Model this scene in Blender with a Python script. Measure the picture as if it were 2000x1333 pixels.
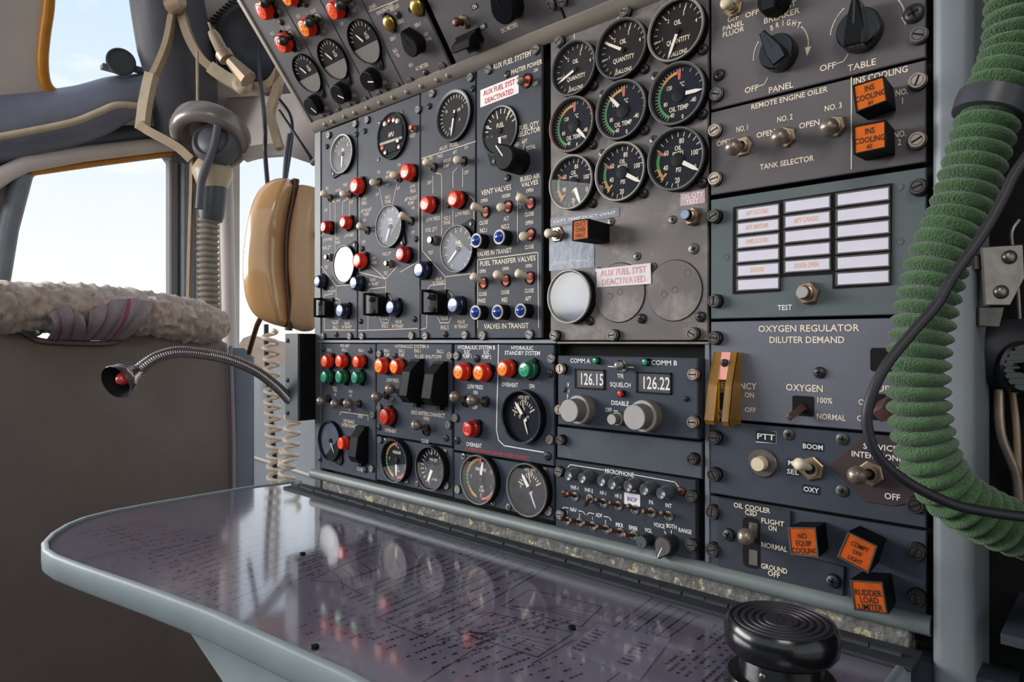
import bpy, math, random
from mathutils import Vector, Matrix, noise
random.seed(7)
for _o in list(bpy.data.objects): bpy.data.objects.remove(_o)
scene = bpy.context.scene
COL = scene.collection
# ------------------------------------------------------------------ camera
F = 1320.0; W0, H0 = 2000.0, 1333.0
CAM = Vector((0.0, -0.485, 0.95))
FW = Vector((-0.678, 0.735, 0)).normalized(); RT = Vector((FW.y, -FW.x, 0)); UP = Vector((0, 0, 1))
cd = bpy.data.cameras.new('camera'); cam = bpy.data.objects.new('camera', cd); COL.objects.link(cam)
cd.sensor_width = 36; cd.lens = F / W0 * 36; cd.clip_start = 0.01; cd.clip_end = 500
cam.matrix_world = Matrix(((RT.x, 0, -FW.x, CAM.x), (RT.y, 0, -FW.y, CAM.y), (0, 1, 0, CAM.z), (0, 0, 0, 1)))
scene.camera = cam
vs = scene.view_settings
vs.view_transform = 'Standard'; vs.look = 'None'; vs.gamma = 1; vs.use_curve_mapping = False; vs.exposure = 0.0
# ------------------------------------------------------------------ sky
wd = bpy.data.worlds.new('sky'); scene.world = wd; wd.use_nodes = True
nt = wd.node_tree; nt.nodes.clear()
def N(t, **k):
    n = nt.nodes.new(t)
    for a, b in k.items(): setattr(n, a, b)
    return n
tc = N('ShaderNodeTexCoord'); sx = N('ShaderNodeSeparateXYZ'); rp = N('ShaderNodeValToRGB'); ns = N('ShaderNodeTexNoise')
mp = N('ShaderNodeMapping'); mx = N('ShaderNodeMix', data_type='RGBA'); r2 = N('ShaderNodeValToRGB'); bg = N('ShaderNodeBackground'); wo = N('ShaderNodeOutputWorld')
nt.links.new(tc.outputs['Generated'], sx.inputs[0]); nt.links.new(sx.outputs['Z'], rp.inputs[0])
e = rp.color_ramp.elements; e[0].position = 0.0; e[0].color = (0.97, 0.96, 0.95, 1); e[1].position = 0.42; e[1].color = (0.60, 0.76, 0.92, 1)
mp.inputs['Scale'].default_value = (2.2, 2.2, 7); nt.links.new(tc.outputs['Generated'], mp.inputs[0]); nt.links.new(mp.outputs[0], ns.inputs['Vector'])
ns.inputs['Scale'].default_value = 2.2; ns.inputs['Detail'].default_value = 6
nt.links.new(ns.outputs['Fac'], r2.inputs[0]); r2.color_ramp.elements[0].position = 0.52; r2.color_ramp.elements[1].position = 0.68
nt.links.new(r2.outputs[0], mx.inputs['Factor']); nt.links.new(rp.outputs[0], mx.inputs['A']); mx.inputs['B'].default_value = (1, 0.99, 0.98, 1)
nt.links.new(mx.outputs['Result'], bg.inputs[0]); bg.inputs[1].default_value = 1.12; nt.links.new(bg.outputs[0], wo.inputs[0])
def area(name, loc, to, sx_, sy_, power, col):
    l = bpy.data.lights.new(name, 'AREA'); l.shape = 'RECTANGLE'; l.size = sx_; l.size_y = sy_; l.energy = power; l.color = col
    o = bpy.data.objects.new(name, l); COL.objects.link(o); o.location = loc; o.rotation_euler = (Vector(to) - Vector(loc)).to_track_quat('-Z', 'Y').to_euler(); return o
area('windscreen_daylight', (-2.15, -1.25, 1.36), (-.45, -.55, 1.15), 1.8, .6, 56, (1, .98, .97))
area('cabin_fill_light', (.35, -1.0, 1.9), (-.3, -.1, .8), .5, .5, 8, (1, .93, .86))  # unseen fill lamp added near the ceiling to brighten the interior
# ------------------------------------------------------------------ materials
MATS = {}
def lin(h):
    h = h.lstrip('#'); c = [int(h[i:i + 2], 16) / 255 for i in (0, 2, 4)]
    return tuple(x / 12.92 if x <= .04045 else ((x + .055) / 1.055) ** 2.4 for x in c) + (1,)
def mat(name, col, rough=0.5, metal=0.0, var=0.18, scale=60, bump=0.0, bscale=300, coat=0.0, trans=0.0, ior=1.45, emit=None, wear=None, sheen=0, spec=.5):
    if name in MATS: return MATS[name]
    m = bpy.data.materials.new(name); m.use_nodes = True; t = m.node_tree; L = t.links.new
    b = t.nodes['Principled BSDF']
    c = lin(col) if isinstance(col, str) else tuple(col) + (1,)
    tcn = t.nodes.new('ShaderNodeTexCoord'); n = t.nodes.new('ShaderNodeTexNoise'); n.inputs['Scale'].default_value = scale; n.inputs['Detail'].default_value = 4
    L(tcn.outputs['Object'], n.inputs['Vector'])
    r = t.nodes.new('ShaderNodeValToRGB'); r.color_ramp.elements[0].position = .3; r.color_ramp.elements[1].position = .7
    r.color_ramp.elements[0].color = tuple(x * (1 - var) for x in c[:3]) + (1,); r.color_ramp.elements[1].color = tuple(min(1, x * (1 + var)) for x in c[:3]) + (1,)
    L(n.outputs['Fac'], r.inputs[0]); out = r.outputs[0]
    if wear:   # (colour, threshold, scale): scuffs and chips
        n2 = t.nodes.new('ShaderNodeTexNoise'); n2.inputs['Scale'].default_value = wear[2]; n2.inputs['Detail'].default_value = 9; n2.inputs['Roughness'].default_value = .7
        L(tcn.outputs['Object'], n2.inputs['Vector'])
        r3 = t.nodes.new('ShaderNodeValToRGB'); r3.color_ramp.elements[0].position = wear[1]; r3.color_ramp.elements[1].position = wear[1] + (wear[3] if len(wear) > 3 else .04)
        L(n2.outputs['Fac'], r3.inputs[0]); mxx = t.nodes.new('ShaderNodeMix'); mxx.data_type = 'RGBA'
        L(r3.outputs[0], mxx.inputs['Factor']); L(out, mxx.inputs['A']); mxx.inputs['B'].default_value = lin(wear[0]); out = mxx.outputs['Result']
    L(out, b.inputs['Base Color'])
    b.inputs['Roughness'].default_value = rough; b.inputs['Metallic'].default_value = metal; b.inputs['Specular IOR Level'].default_value = spec; b.inputs['IOR'].default_value = ior
    b.inputs['Coat Weight'].default_value = coat; b.inputs['Coat Roughness'].default_value = .05
    b.inputs['Transmission Weight'].default_value = trans; b.inputs['Sheen Weight'].default_value = sheen
    if emit: b.inputs['Emission Color'].default_value = lin(emit[0]); b.inputs['Emission Strength'].default_value = emit[1]
    if bump:
        n4 = t.nodes.new('ShaderNodeTexNoise'); n4.inputs['Scale'].default_value = bscale; n4.inputs['Detail'].default_value = 3; L(tcn.outputs['Object'], n4.inputs['Vector'])
        bp = t.nodes.new('ShaderNodeBump'); bp.inputs['Strength'].default_value = bump; bp.inputs['Distance'].default_value = .002
        L(n4.outputs['Fac'], bp.inputs['Height']); L(bp.outputs[0], b.inputs['Normal'])
    MATS[name] = m; return m
def glassmat(name, tint=(1, 1, 1), refl=1.0, rough=0.0, ior=1.35):
    m = bpy.data.materials.new(name); m.use_nodes = True; t = m.node_tree; t.nodes.clear(); L = t.links.new
    o = t.nodes.new('ShaderNodeOutputMaterial'); mxs = t.nodes.new('ShaderNodeMixShader'); tr = t.nodes.new('ShaderNodeBsdfTransparent'); gl = t.nodes.new('ShaderNodeBsdfGlossy')
    fr = t.nodes.new('ShaderNodeFresnel'); ge = t.nodes.new('ShaderNodeNewGeometry'); mr_ = t.nodes.new('ShaderNodeMapRange'); mr_.inputs['To Min'].default_value = ior; mr_.inputs['To Max'].default_value = 1 / ior; L(ge.outputs['Backfacing'], mr_.inputs['Value']); L(mr_.outputs[0], fr.inputs[0]); ml = t.nodes.new('ShaderNodeMath'); ml.operation = 'MULTIPLY'; ml.inputs[1].default_value = refl; ml.use_clamp = True
    n = t.nodes.new('ShaderNodeTexNoise'); n.inputs['Scale'].default_value = 90; rg = t.nodes.new('ShaderNodeMath'); rg.operation = 'MULTIPLY_ADD'; rg.inputs[1].default_value = rough; rg.inputs[2].default_value = rough * .4
    L(n.outputs['Fac'], rg.inputs[0]); L(rg.outputs[0], gl.inputs['Roughness'])
    tr.inputs[0].default_value = tuple(tint) + (1,); L(fr.outputs[0], ml.inputs[0]); L(ml.outputs[0], mxs.inputs[0]); L(tr.outputs[0], mxs.inputs[1]); L(gl.outputs[0], mxs.inputs[2]); L(mxs.outputs[0], o.inputs[0])
    MATS[name] = m; return m
M = MATS
mat('panel', '#484a50', .52, .0, .10, 14, .05, 900, wear=('#7d8088', .70, 26), spec=.14)
mat('panel_blue', '#41464f', .52, 0, .10, 16, .05, 900, wear=('#868b94', .72, 30), spec=.14)
mat('panel_oil', '#66615f', .42, .1, .22, 14, .05, 700, wear=('#989089', .50, 22, .25), spec=.25)
mat('panel_green', '#5f6769', .52, 0, .08, 18, .04, 800, wear=('#8f9698', .73, 30), spec=.14)
mat('panel_ox', '#6a6b74', .36, .1, .08, 14, .05, 700, wear=('#86868c', .66, 18, .1), spec=.25)
mat('panel_dark', '#383c43', .52, 0, .10, 20, .05, 900, wear=('#70747a', .72, 34), spec=.14)
mat('panel_upper', '#625e60', .52, .0, .08, 14, .05, 900, wear=('#85807e', .72, 28), spec=.14)
mat('panel_slab', '#50565c', .52, 0, .15, 10, .05, 600, wear=('#8a8a86', .64, 40), spec=.14)
mat('black', '#111214', .55, 0, .15, 40, spec=.14)
mat('screw_slot', '#6e6a66', .42, .45, .2, 150)
mat('box_grey', '#4a4f52', .5, 0, .1, 30)
mat('display', '#3a3a3e', .5, 0, .25, 120)
mat('black_gloss', '#0d0d10', .25, 0, .15, 40, coat=.25)
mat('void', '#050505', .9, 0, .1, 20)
mat('dial', '#20212a', .55, 0, .08, 60, spec=.06)
mat('dial_grey', '#5d5b5c', .5, 0, .06, 60, spec=.06)
mat('dial_brown', '#2c2827', .55, 0, .08, 60, spec=.06)
mat('dial_blue', '#59616e', .4, 0, .15, 60, spec=.06)
mat('bezel', '#5a5856', .4, .2, .12, 90)
mat('bezel_light', '#8b8880', .42, .2, .14, 120)
mat('bezel_rust', '#7a5447', .45, .2, .2, 60, wear=('#5a5856', .5, 60))
mat('bezel_black', '#25262a', .35, .1, .15, 90)
mat('ink', '#e6d8bf', .6, 0, .06, 200)
mat('ink_white', '#e8e6e2', .6, 0, .05, 200)
mat('ink_worn', '#c9b9a6', .6, 0, .25, 260)
mat('ink_red', '#c0262e', .6, 0, .12, 200)
mat('ink_red_worn', '#d89a9a', .6, 0, .35, 130)
mat('ink_black', '#1a120e', .6, 0, .1, 200)
mat('ink_blue', '#5560a8', .6, 0, .2, 200)
mat('ink_orange', '#e2a05c', .6, 0, .15, 200)
mat('mark_green', '#4f9a4c', .5, 0, .06, 200)
mat('mark_orange', '#d99a3a', .5, 0, .06, 200)
mat('mark_red', '#c8584c', .5, 0, .06, 200)
mat('white_sticker', '#e9e4e0', .5, 0, .05, 80)
mat('worn_sticker', '#d8d0d0', .5, 0, .06, 60, wear=('#9a9494', .66, 60))
mat('pink_sticker', '#b99aa2', .5, 0, .08, 60, wear=('#8f8488', .6, 50))
mat('needle', '#e6ddd0', .5, 0, .03, 60)
mat('steel', '#7f7a73', .32, .85, .15, 150)
mat('steel_dark', '#55524f', .35, .8, .18, 150)
mat('screw_dark', '#3d3c40', .38, .6, .2, 200)
mat('brass', '#a8998a', .35, .75, .15, 120)
mat('nut', '#a08c74', .34, .8, .15, 120)
mat('ball', '#8d8074', .33, .6, .12, 120)
mat('copper', '#5e3b26', .4, .4, .2, 120)
mat('ivory', '#d8c7ac', .4, 0, .06, 90)
mat('red', '#d62e14', .32, 0, .1, 120, coat=.2, trans=.15, emit=('#c81e08', .06))
mat('red_deep', '#a8180c', .32, 0, .1, 120, coat=.2, trans=.15)
mat('red_face', '#f2562e', .25, 0, .25, 160, coat=.2, emit=('#d83410', .10))
mat('orange_face', '#f5892a', .25, 0, .3, 160, coat=.2, emit=('#e06010', .12))
mat('green', '#0f6a44', .22, 0, .15, 120, coat=.6, trans=.15)
mat('green_face', '#2b9a72', .25, 0, .2, 160, coat=.6)
mat('blue', '#1e2440', .22, 0, .12, 120, coat=.6)
mat('blue_face', '#7f93b8', .25, 0, .15, 160, coat=.6)
mat('blue_lens', '#1c3f9a', .12, 0, .15, 120, coat=.9)
mat('gold', '#a58a3c', .25, .7, .15, 90, coat=.5)
mat('hole_red', '#d2452c', .5, 0, .1, 90)
mat('legend', '#cf641c', .5, 0, .10, 60, spec=.15, emit=('#c05a08', .05))
mat('legend_dim', '#b4501a', .5, 0, .2, 90, spec=.15, emit=('#a03808', .06))
mat('cell', '#d8d3e0', .3, 0, .06, 40, coat=.5)
mat('amber', '#d9a83c', .3, 0, .15, 60, trans=.8, coat=.3)
mat('pink', '#e59a8c', .4, 0, .05, 60)
mat('knob_grey', '#a39f9b', .45, 0, .04, 60)
mat('knob_side', '#6d6660', .5, 0, .08, 200)
mat('mic_button', '#55565a', .25, .1, .2, 160, coat=.4)
mat('rail', '#6b7271', .42, .0, .12, 20, .1, 300, wear=('#8c938f', .66, 40))
mat('peel', '#6a6a66', .8, 0, .4, 120, 1.0, 220, wear=('#b9ab86', .55, 90))
mat('trim', '#8a8378', .45, .1, .08, 24, .05, 400, wear=('#a59b8a', .66, 40))
mat('trim_blue', '#6d7278', .45, .1, .1, 24)
mat('hinge', '#33363a', .65, 0, .2, 80, spec=.2)
mat('meter_cover', '#7a746f', .55, 0, .06, 40, spec=.2)
mat('table_rim', '#7c878b', .5, 0, .08, 20, .05, 300, spec=.3, wear=('#a2acb0', .70, 40))
mat('table_under', '#8f9a9c', .45, 0, .08, 14)
mat('chart', '#8d8793', .6, 0, .10, 9, wear=('#9a7a80', .66, 7, .2))
mat('print', '#2c2932', .7, 0, .2, 90)
mat('print_red', '#8a4a4c', .7, 0, .2, 90)
mat('paper_note', '#9b97a6', .6, 0, .05, 20)
mat('duct_plate', '#4c525a', .35, .4, .2, 18, .15, 120)
mat('brown_plate', '#3e2f31', .45, 0, .12, 60)
mat('tape', '#1d2026', .35, 0, .1, 60)
mat('post', '#767c80', .45, .1, .08, 10, .05, 300, wear=('#8f9494', .70, 20))
mat('shell_beige', '#c79b6a', .16, 0, .06, 8, coat=.8)
mat('shell_inner', '#c9a680', .35, 0, .05, 20)
mat('shell_dark', '#4a2c14', .4, 0, .1, 40)
mat('hose_green', '#355a2c', .8, 0, .22, 260, 1.0, 900, sheen=.3)
mat('rubber', '#25242a', .5, 0, .12, 90)
mat('strap_dark', '#3d3f44', .4, 0, .1, 40)
mat('seat_back', '#61564e', .6, 0, .08, 9, .15, 500)
mat('seat_side', '#5a5d68', .5, 0, .08, 12, .1, 500)
mat('wool', '#ab988c', .95, 0, .22, 90, .8, 500, sheen=.5)
mat('web', '#8f8288', .8, 0, .12, 220, .6, 1200)
mat('web_stripe', '#8a4a58', .8, 0, .1, 220)
mat('chrome', '#a09a98', .15, .95, .08, 60)
mat('frame_grey', '#6f6a6c', .5, 0, .12, 5, .1, 60)
mat('frame_light', '#c0b6b0', .5, 0, .10, 6, .1, 60)
mat('pad', '#6d7080', .42, 0, .15, 8, .3, 20)
mat('pad_dark', '#494950', .5, 0, .15, 8)
mat('amber_seal', '#b5771c', .4, 0, .15, 30)
mat('bead', '#b0a086', .5, 0, .1, 40)
mat('cream_metal', '#9c8871', .38, .3, .1, 40)
mat('mask_grey', '#77706c', .32, .2, .08, 30, coat=.3)
mat('mask_cream', '#a8977f', .4, 0, .08, 30)
mat('hose_grey', '#7f776c', .55, 0, .12, 60)
mat('coil', '#dccbb9', .5, 0, .06, 60)
mat('sidewall', '#8f9499', .5, 0, .06, 6)
mat('dark_floor', '#1c1c1e', .8, 0, .2, 8)
mat('ceiling_grey', '#6b6a6c', .7, 0, .1, 4)
mat('ground', '#c9b59a', .9, 0, .15, .08)
mat('trees', '#b59c8c', .9, 0, .25, .3)
mat('red_bulb', '#c9433f', .2, 0, .1, 60, coat=.8, emit=('#a02018', .05))
glassmat('glass', refl=.55, ior=1.3)
glassmat('glass_bright', refl=1.1, rough=.10, ior=1.45)
glassmat('glass_mid', refl=.28, rough=.22, ior=1.45)
glassmat('plexi', tint=(.92, .9, .95), refl=2.3, rough=.10, ior=1.5)
glassmat('window_glass', refl=.25, ior=1.3)
# ------------------------------------------------------------------ mesh builder
I4 = Matrix.Identity(4)
def T(x=0, y=0, z=0): return Matrix.Translation((x, y, z))
def R(a, ax): return Matrix.Rotation(a, 4, ax)
class MB:
    def __init__(s): s.v = []; s.f = []; s.m = []
    def add(s, vs, fs, mi=0, X=None):
        o = len(s.v)
        s.v += [tuple(X @ Vector(p)) if X is not None else tuple(p) for p in vs]
        s.f += [tuple(i + o for i in f) for f in fs]
        s.m += (mi if isinstance(mi, list) else [mi] * len(fs)); return s
    def lathe(s, prof, n=24, mi=0, X=None, jag=None):
        vs, fs, ms = [], [], []; rows = []
        for k, p in enumerate(prof):
            if p[0] < 1e-7: rows.append([len(vs)]); vs.append((0, 0, p[1]))
            else:
                rows.append(list(range(len(vs), len(vs) + n)))
                for i in range(n):
                    a = 2 * math.pi * i / n; rr = p[0] * (jag(i, k) if jag else 1); vs.append((rr * math.cos(a), rr * math.sin(a), p[1]))
        for k in range(len(prof) - 1):
            A, B = rows[k], rows[k + 1]; q = prof[k + 1][2] if len(prof[k + 1]) > 2 else mi
            for i in range(n):
                j = (i + 1) % n
                if len(A) == 1 and len(B) == 1: continue
                if len(A) == 1: fs.append((A[0], B[i], B[j]))
                elif len(B) == 1: fs.append((A[i], A[j], B[0]))
                else: fs.append((A[i], A[j], B[j], B[i]))
                ms.append(q)
        return s.add(vs, fs, ms, X)
    def box(s, c, d, mi=0, X=None, bev=0.0):
        x, y, z = d[0] / 2, d[1] / 2, d[2] / 2
        return s.prism([(c[0] - x, c[1] - y), (c[0] + x, c[1] - y), (c[0] + x, c[1] + y), (c[0] - x, c[1] + y)], c[2] - z, c[2] + z, mi, mi, X, bev)
    def prism(s, pts, z0, z1, mt=0, ms=0, X=None, bev=0.0, bottom=True):
        a = sum(pts[i][0] * pts[(i + 1) % len(pts)][1] - pts[(i + 1) % len(pts)][0] * pts[i][1] for i in range(len(pts)))
        if a < 0: pts = pts[::-1]
        n = len(pts); vs = [(p[0], p[1], z0) for p in pts]; fs = []; mm = []
        rings = [z1]
        if bev:
            vs += [(p[0], p[1], z1 - bev) for p in pts]; vs += [(q[0], q[1], z1) for q in inset(pts, bev)]; k = 3
        else: vs += [(p[0], p[1], z1) for p in pts]; k = 2
        for r in range(k - 1):
            for i in range(n):
                j = (i + 1) % n; fs.append((r * n + i, r * n + j, (r + 1) * n + j, (r + 1) * n + i)); mm.append(ms)
        fs.append(tuple(range((k - 1) * n, k * n))); mm.append(mt)
        if bottom: fs.append(tuple(range(n - 1, -1, -1))); mm.append(ms)
        return s.add(vs, fs, mm, X)
    def tube(s, pts, r, n=10, mi=0, cap=True, X=None):
        P = [Vector(p) for p in pts]; m = len(P); rr = r if isinstance(r, (list, tuple)) else [r] * m
        t0 = (P[1] - P[0]).normalized(); ref = Vector((0, 0, 1)) if abs(t0.z) < .9 else Vector((1, 0, 0))
        u = (ref - t0 * ref.dot(t0)).normalized(); vs = []; fs = []
        for k in range(m):
            t = (P[min(k + 1, m - 1)] - P[max(k - 1, 0)])
            t = t.normalized() if t.length > 1e-9 else t0
            u = (u - t * u.dot(t)); u = u.normalized() if u.length > 1e-9 else t.orthogonal().normalized(); w = t.cross(u)
            for i in range(n):
                a = 2 * math.pi * i / n; vs.append(P[k] + (u * math.cos(a) + w * math.sin(a)) * rr[k])
        for k in range(m - 1):
            for i in range(n):
                j = (i + 1) % n; fs.append((k * n + i, k * n + j, (k + 1) * n + j, (k + 1) * n + i))
        if cap: fs.append(tuple(range(n - 1, -1, -1))); fs.append(tuple(range((m - 1) * n, m * n)))
        return s.add(vs, fs, mi, X)
    def strip(s, pts, w, z, mi=0, closed=False):      # flat painted line in the xy plane
        P = [Vector((p[0], p[1])) for p in pts]
        if closed: P.append(P[0])
        for a, b in zip(P, P[1:]):
            d = b - a
            if d.length < 1e-9: continue
            d.normalize(); q = Vector((-d.y, d.x)) * w / 2; e2 = d * w / 2
            s.add([(*(a - e2 - q), z), (*(b + e2 - q), z), (*(b + e2 + q), z), (*(a - e2 + q), z)], [(0, 1, 2, 3)], mi)
        return s
    def arc(s, a0, a1, r0, r1, z, mi=0, n=16):          # degrees clockwise from up
        vs = []; fs = []
        for k in range(n + 1):
            a = math.radians(a0 + (a1 - a0) * k / n); sn, cs = math.sin(a), math.cos(a)
            vs += [(sn * r0, cs * r0, z), (sn * r1, cs * r1, z)]
        for k in range(n): fs.append((2 * k, 2 * k + 2, 2 * k + 3, 2 * k + 1) if a1 < a0 else (2 * k, 2 * k + 1, 2 * k + 3, 2 * k + 2))
        return s.add(vs, [tuple(reversed(f)) for f in fs], mi)
    def mesh(s, name, mats, smooth=35):
        me = bpy.data.meshes.new(name); me.from_pydata(s.v, [], s.f)
        for m in (mats if isinstance(mats, (list, tuple)) else [mats]): me.materials.append(M[m])
        me.polygons.foreach_set('material_index', s.m)
        if smooth:
            me.polygons.foreach_set('use_smooth', [True] * len(s.f)); me.set_sharp_from_angle(angle=math.radians(smooth))
        me.update(); return me
def inset(pts, d):
    n = len(pts); out = []
    for i in range(n):
        p0, p, p1 = Vector(pts[i - 1][:2]), Vector(pts[i][:2]), Vector(pts[(i + 1) % n][:2])
        a = (p - p0).normalized(); b = (p1 - p).normalized(); na = Vector((-a.y, a.x)); nb = Vector((-b.y, b.x)); m = na + nb
        if m.length < 1e-6: m = na
        m.normalize(); k = d / max(.35, m.dot(na)); q = p + m * k; out.append((q.x, q.y))
    return out
def rrect(x0, y0, x1, y1, r, n=4):
    pts = []
    for cx, cy, a in ((x1 - r, y1 - r, 0), (x0 + r, y1 - r, 90), (x0 + r, y0 + r, 180), (x1 - r, y0 + r, 270)):
        for k in range(n + 1):
            t = math.radians(a + 90 * k / n); pts.append((cx + r * math.cos(t), cy + r * math.sin(t)))
    return pts
def smooth_path(pts, n=8):
    P = [Vector(p) for p in pts]; out = []
    for i in range(len(P) - 1):
        p0 = P[max(i - 1, 0)]; p1 = P[i]; p2 = P[i + 1]; p3 = P[min(i + 2, len(P) - 1)]
        for k in range(n):
            t = k / n; out.append(.5 * ((2 * p1) + (p2 - p0) * t + (2 * p0 - 5 * p1 + 4 * p2 - p3) * t * t + (3 * p1 - p0 - 3 * p2 + p3) * t ** 3))
    out.append(P[-1]); return out
# ------------------------------------------------------------------ objects
def link(name, data, parent=None, Mx=None):
    o = bpy.data.objects.new(name, data); COL.objects.link(o)
    if parent is not None: o.parent = parent
    if Mx is not None: o.matrix_local = Mx
    return o
def tag(o, label=None, cat=None, group=None, kind=None):
    if label: o['label'] = label
    if cat: o['category'] = cat
    if group: o['group'] = group
    if kind: o['kind'] = kind
    return o
def thing(name, label, cat, loc=(0, 0, 0), group=None):
    return tag(link(name, None, None, Matrix.Translation(loc)), label, cat, group)
# ------------------------------------------------------------------ photo rays and planes
def ray(px, py): return FW + RT * ((px - W0 / 2) / F) + UP * ((H0 / 2 - py) / F)
def atd(px, py, d): return CAM + ray(px, py) * d        # point at depth d along the lens axis
def atx(px, py, x): r = ray(px, py); return CAM + r * ((x - CAM.x) / r.x)
def aty(px, py, y): r = ray(px, py); return CAM + r * ((y - CAM.y) / r.y)
def atz(px, py, z): r = ray(px, py); return CAM + r * ((z - CAM.z) / r.z)
class Plane:
    def __init__(s, o, u, v): s.o = Vector(o); s.u = Vector(u).normalized(); s.v = Vector(v).normalized(); s.n = s.u.cross(s.v)
    def hit(s, px, py, h=0.0):
        r = ray(px, py); t = (s.n.dot(s.o - CAM) + h) / s.n.dot(r); return CAM + r * t
    def uv(s, px, py, h=0.0):
        p = s.hit(px, py, h) - s.o; return p.dot(s.u), p.dot(s.v)
    def mpp(s, px, py): return (s.hit(px, py) - CAM).dot(FW) / F
    def frame(s, a, b, h=0.0):
        p = s.o + s.u * a + s.v * b + s.n * h
        return Matrix(((s.u.x, s.v.x, s.n.x, p.x), (s.u.y, s.v.y, s.n.y, p.y), (s.u.z, s.v.z, s.n.z, p.z), (0, 0, 0, 1)))
MAIN = Plane((0, 0, .95), (1, 0, 0), (0, 0, 1))
_c = MAIN.hit(621, 258); SLOPE = Vector((0, -math.sin(math.radians(37.5)), math.cos(math.radians(37.5))))
UPPER = Plane((0, 0, _c.z), (1, 0, 0), SLOPE)
TABLE = Plane((0, 0, .95 - .195), (1, 0, 0), (0, 1, 0))
# ------------------------------------------------------------------ lettering (built-in font, glyph outlines cached)
CH = 'ABCDEFGHIJKLMNOPQRSTUVWXYZ0123456789.-/#%°&\''
def build_glyphs():
    tmp = []
    def mk(body):
        c = bpy.data.curves.new('t', 'FONT'); c.body = body; c.size = 1; c.resolution_u = 2; c.offset = .012
        o = bpy.data.objects.new('t', c); COL.objects.link(o); tmp.append(o); return o
    a = {c: mk(c) for c in CH}; b = {c: mk('H' + c + 'H') for c in CH}; hh = mk('HH')
    dg = bpy.context.evaluated_depsgraph_get(); G = {}
    def get(o):
        me = o.evaluated_get(dg).to_mesh(); v = [(p.co.x, p.co.y) for p in me.vertices]; f = [tuple(q.vertices) for q in me.polygons]; return v, f
    hv, _ = get(a['H']); cap = max(p[1] for p in hv)
    w0 = max(p[0] for p in get(hh)[0])
    for c in CH:
        v, f = get(a[c]); w = max(p[0] for p in get(b[c])[0])
        G[c] = ([(x / cap, y / cap) for x, y in v], f, (w - w0) / cap)
    for o in tmp: d = o.data; bpy.data.objects.remove(o); bpy.data.curves.remove(d)
    return G
GL = build_glyphs()
def text(mb, s, x, y, cap, z, mi=0, width=None, rot=0.0, squash=.74):
    adv = [(.38 if c == ' ' else GL[c][2]) for c in s]; tot = sum(adv) - .12
    sx_ = (width / tot) if width else cap * squash
    cx = -tot / 2; cr, sr = math.cos(rot), math.sin(rot)
    for c, a in zip(s, adv):
        if c != ' ':
            v, f, _ = GL[c]; q = []
            for gx, gy in v:
                X_ = (cx + gx - .06) * sx_; Y_ = (gy - .5) * cap; q.append((x + X_ * cr - Y_ * sr, y + X_ * sr + Y_ * cr, z))
            mb.add(q, f, mi)
        cx += a
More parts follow.
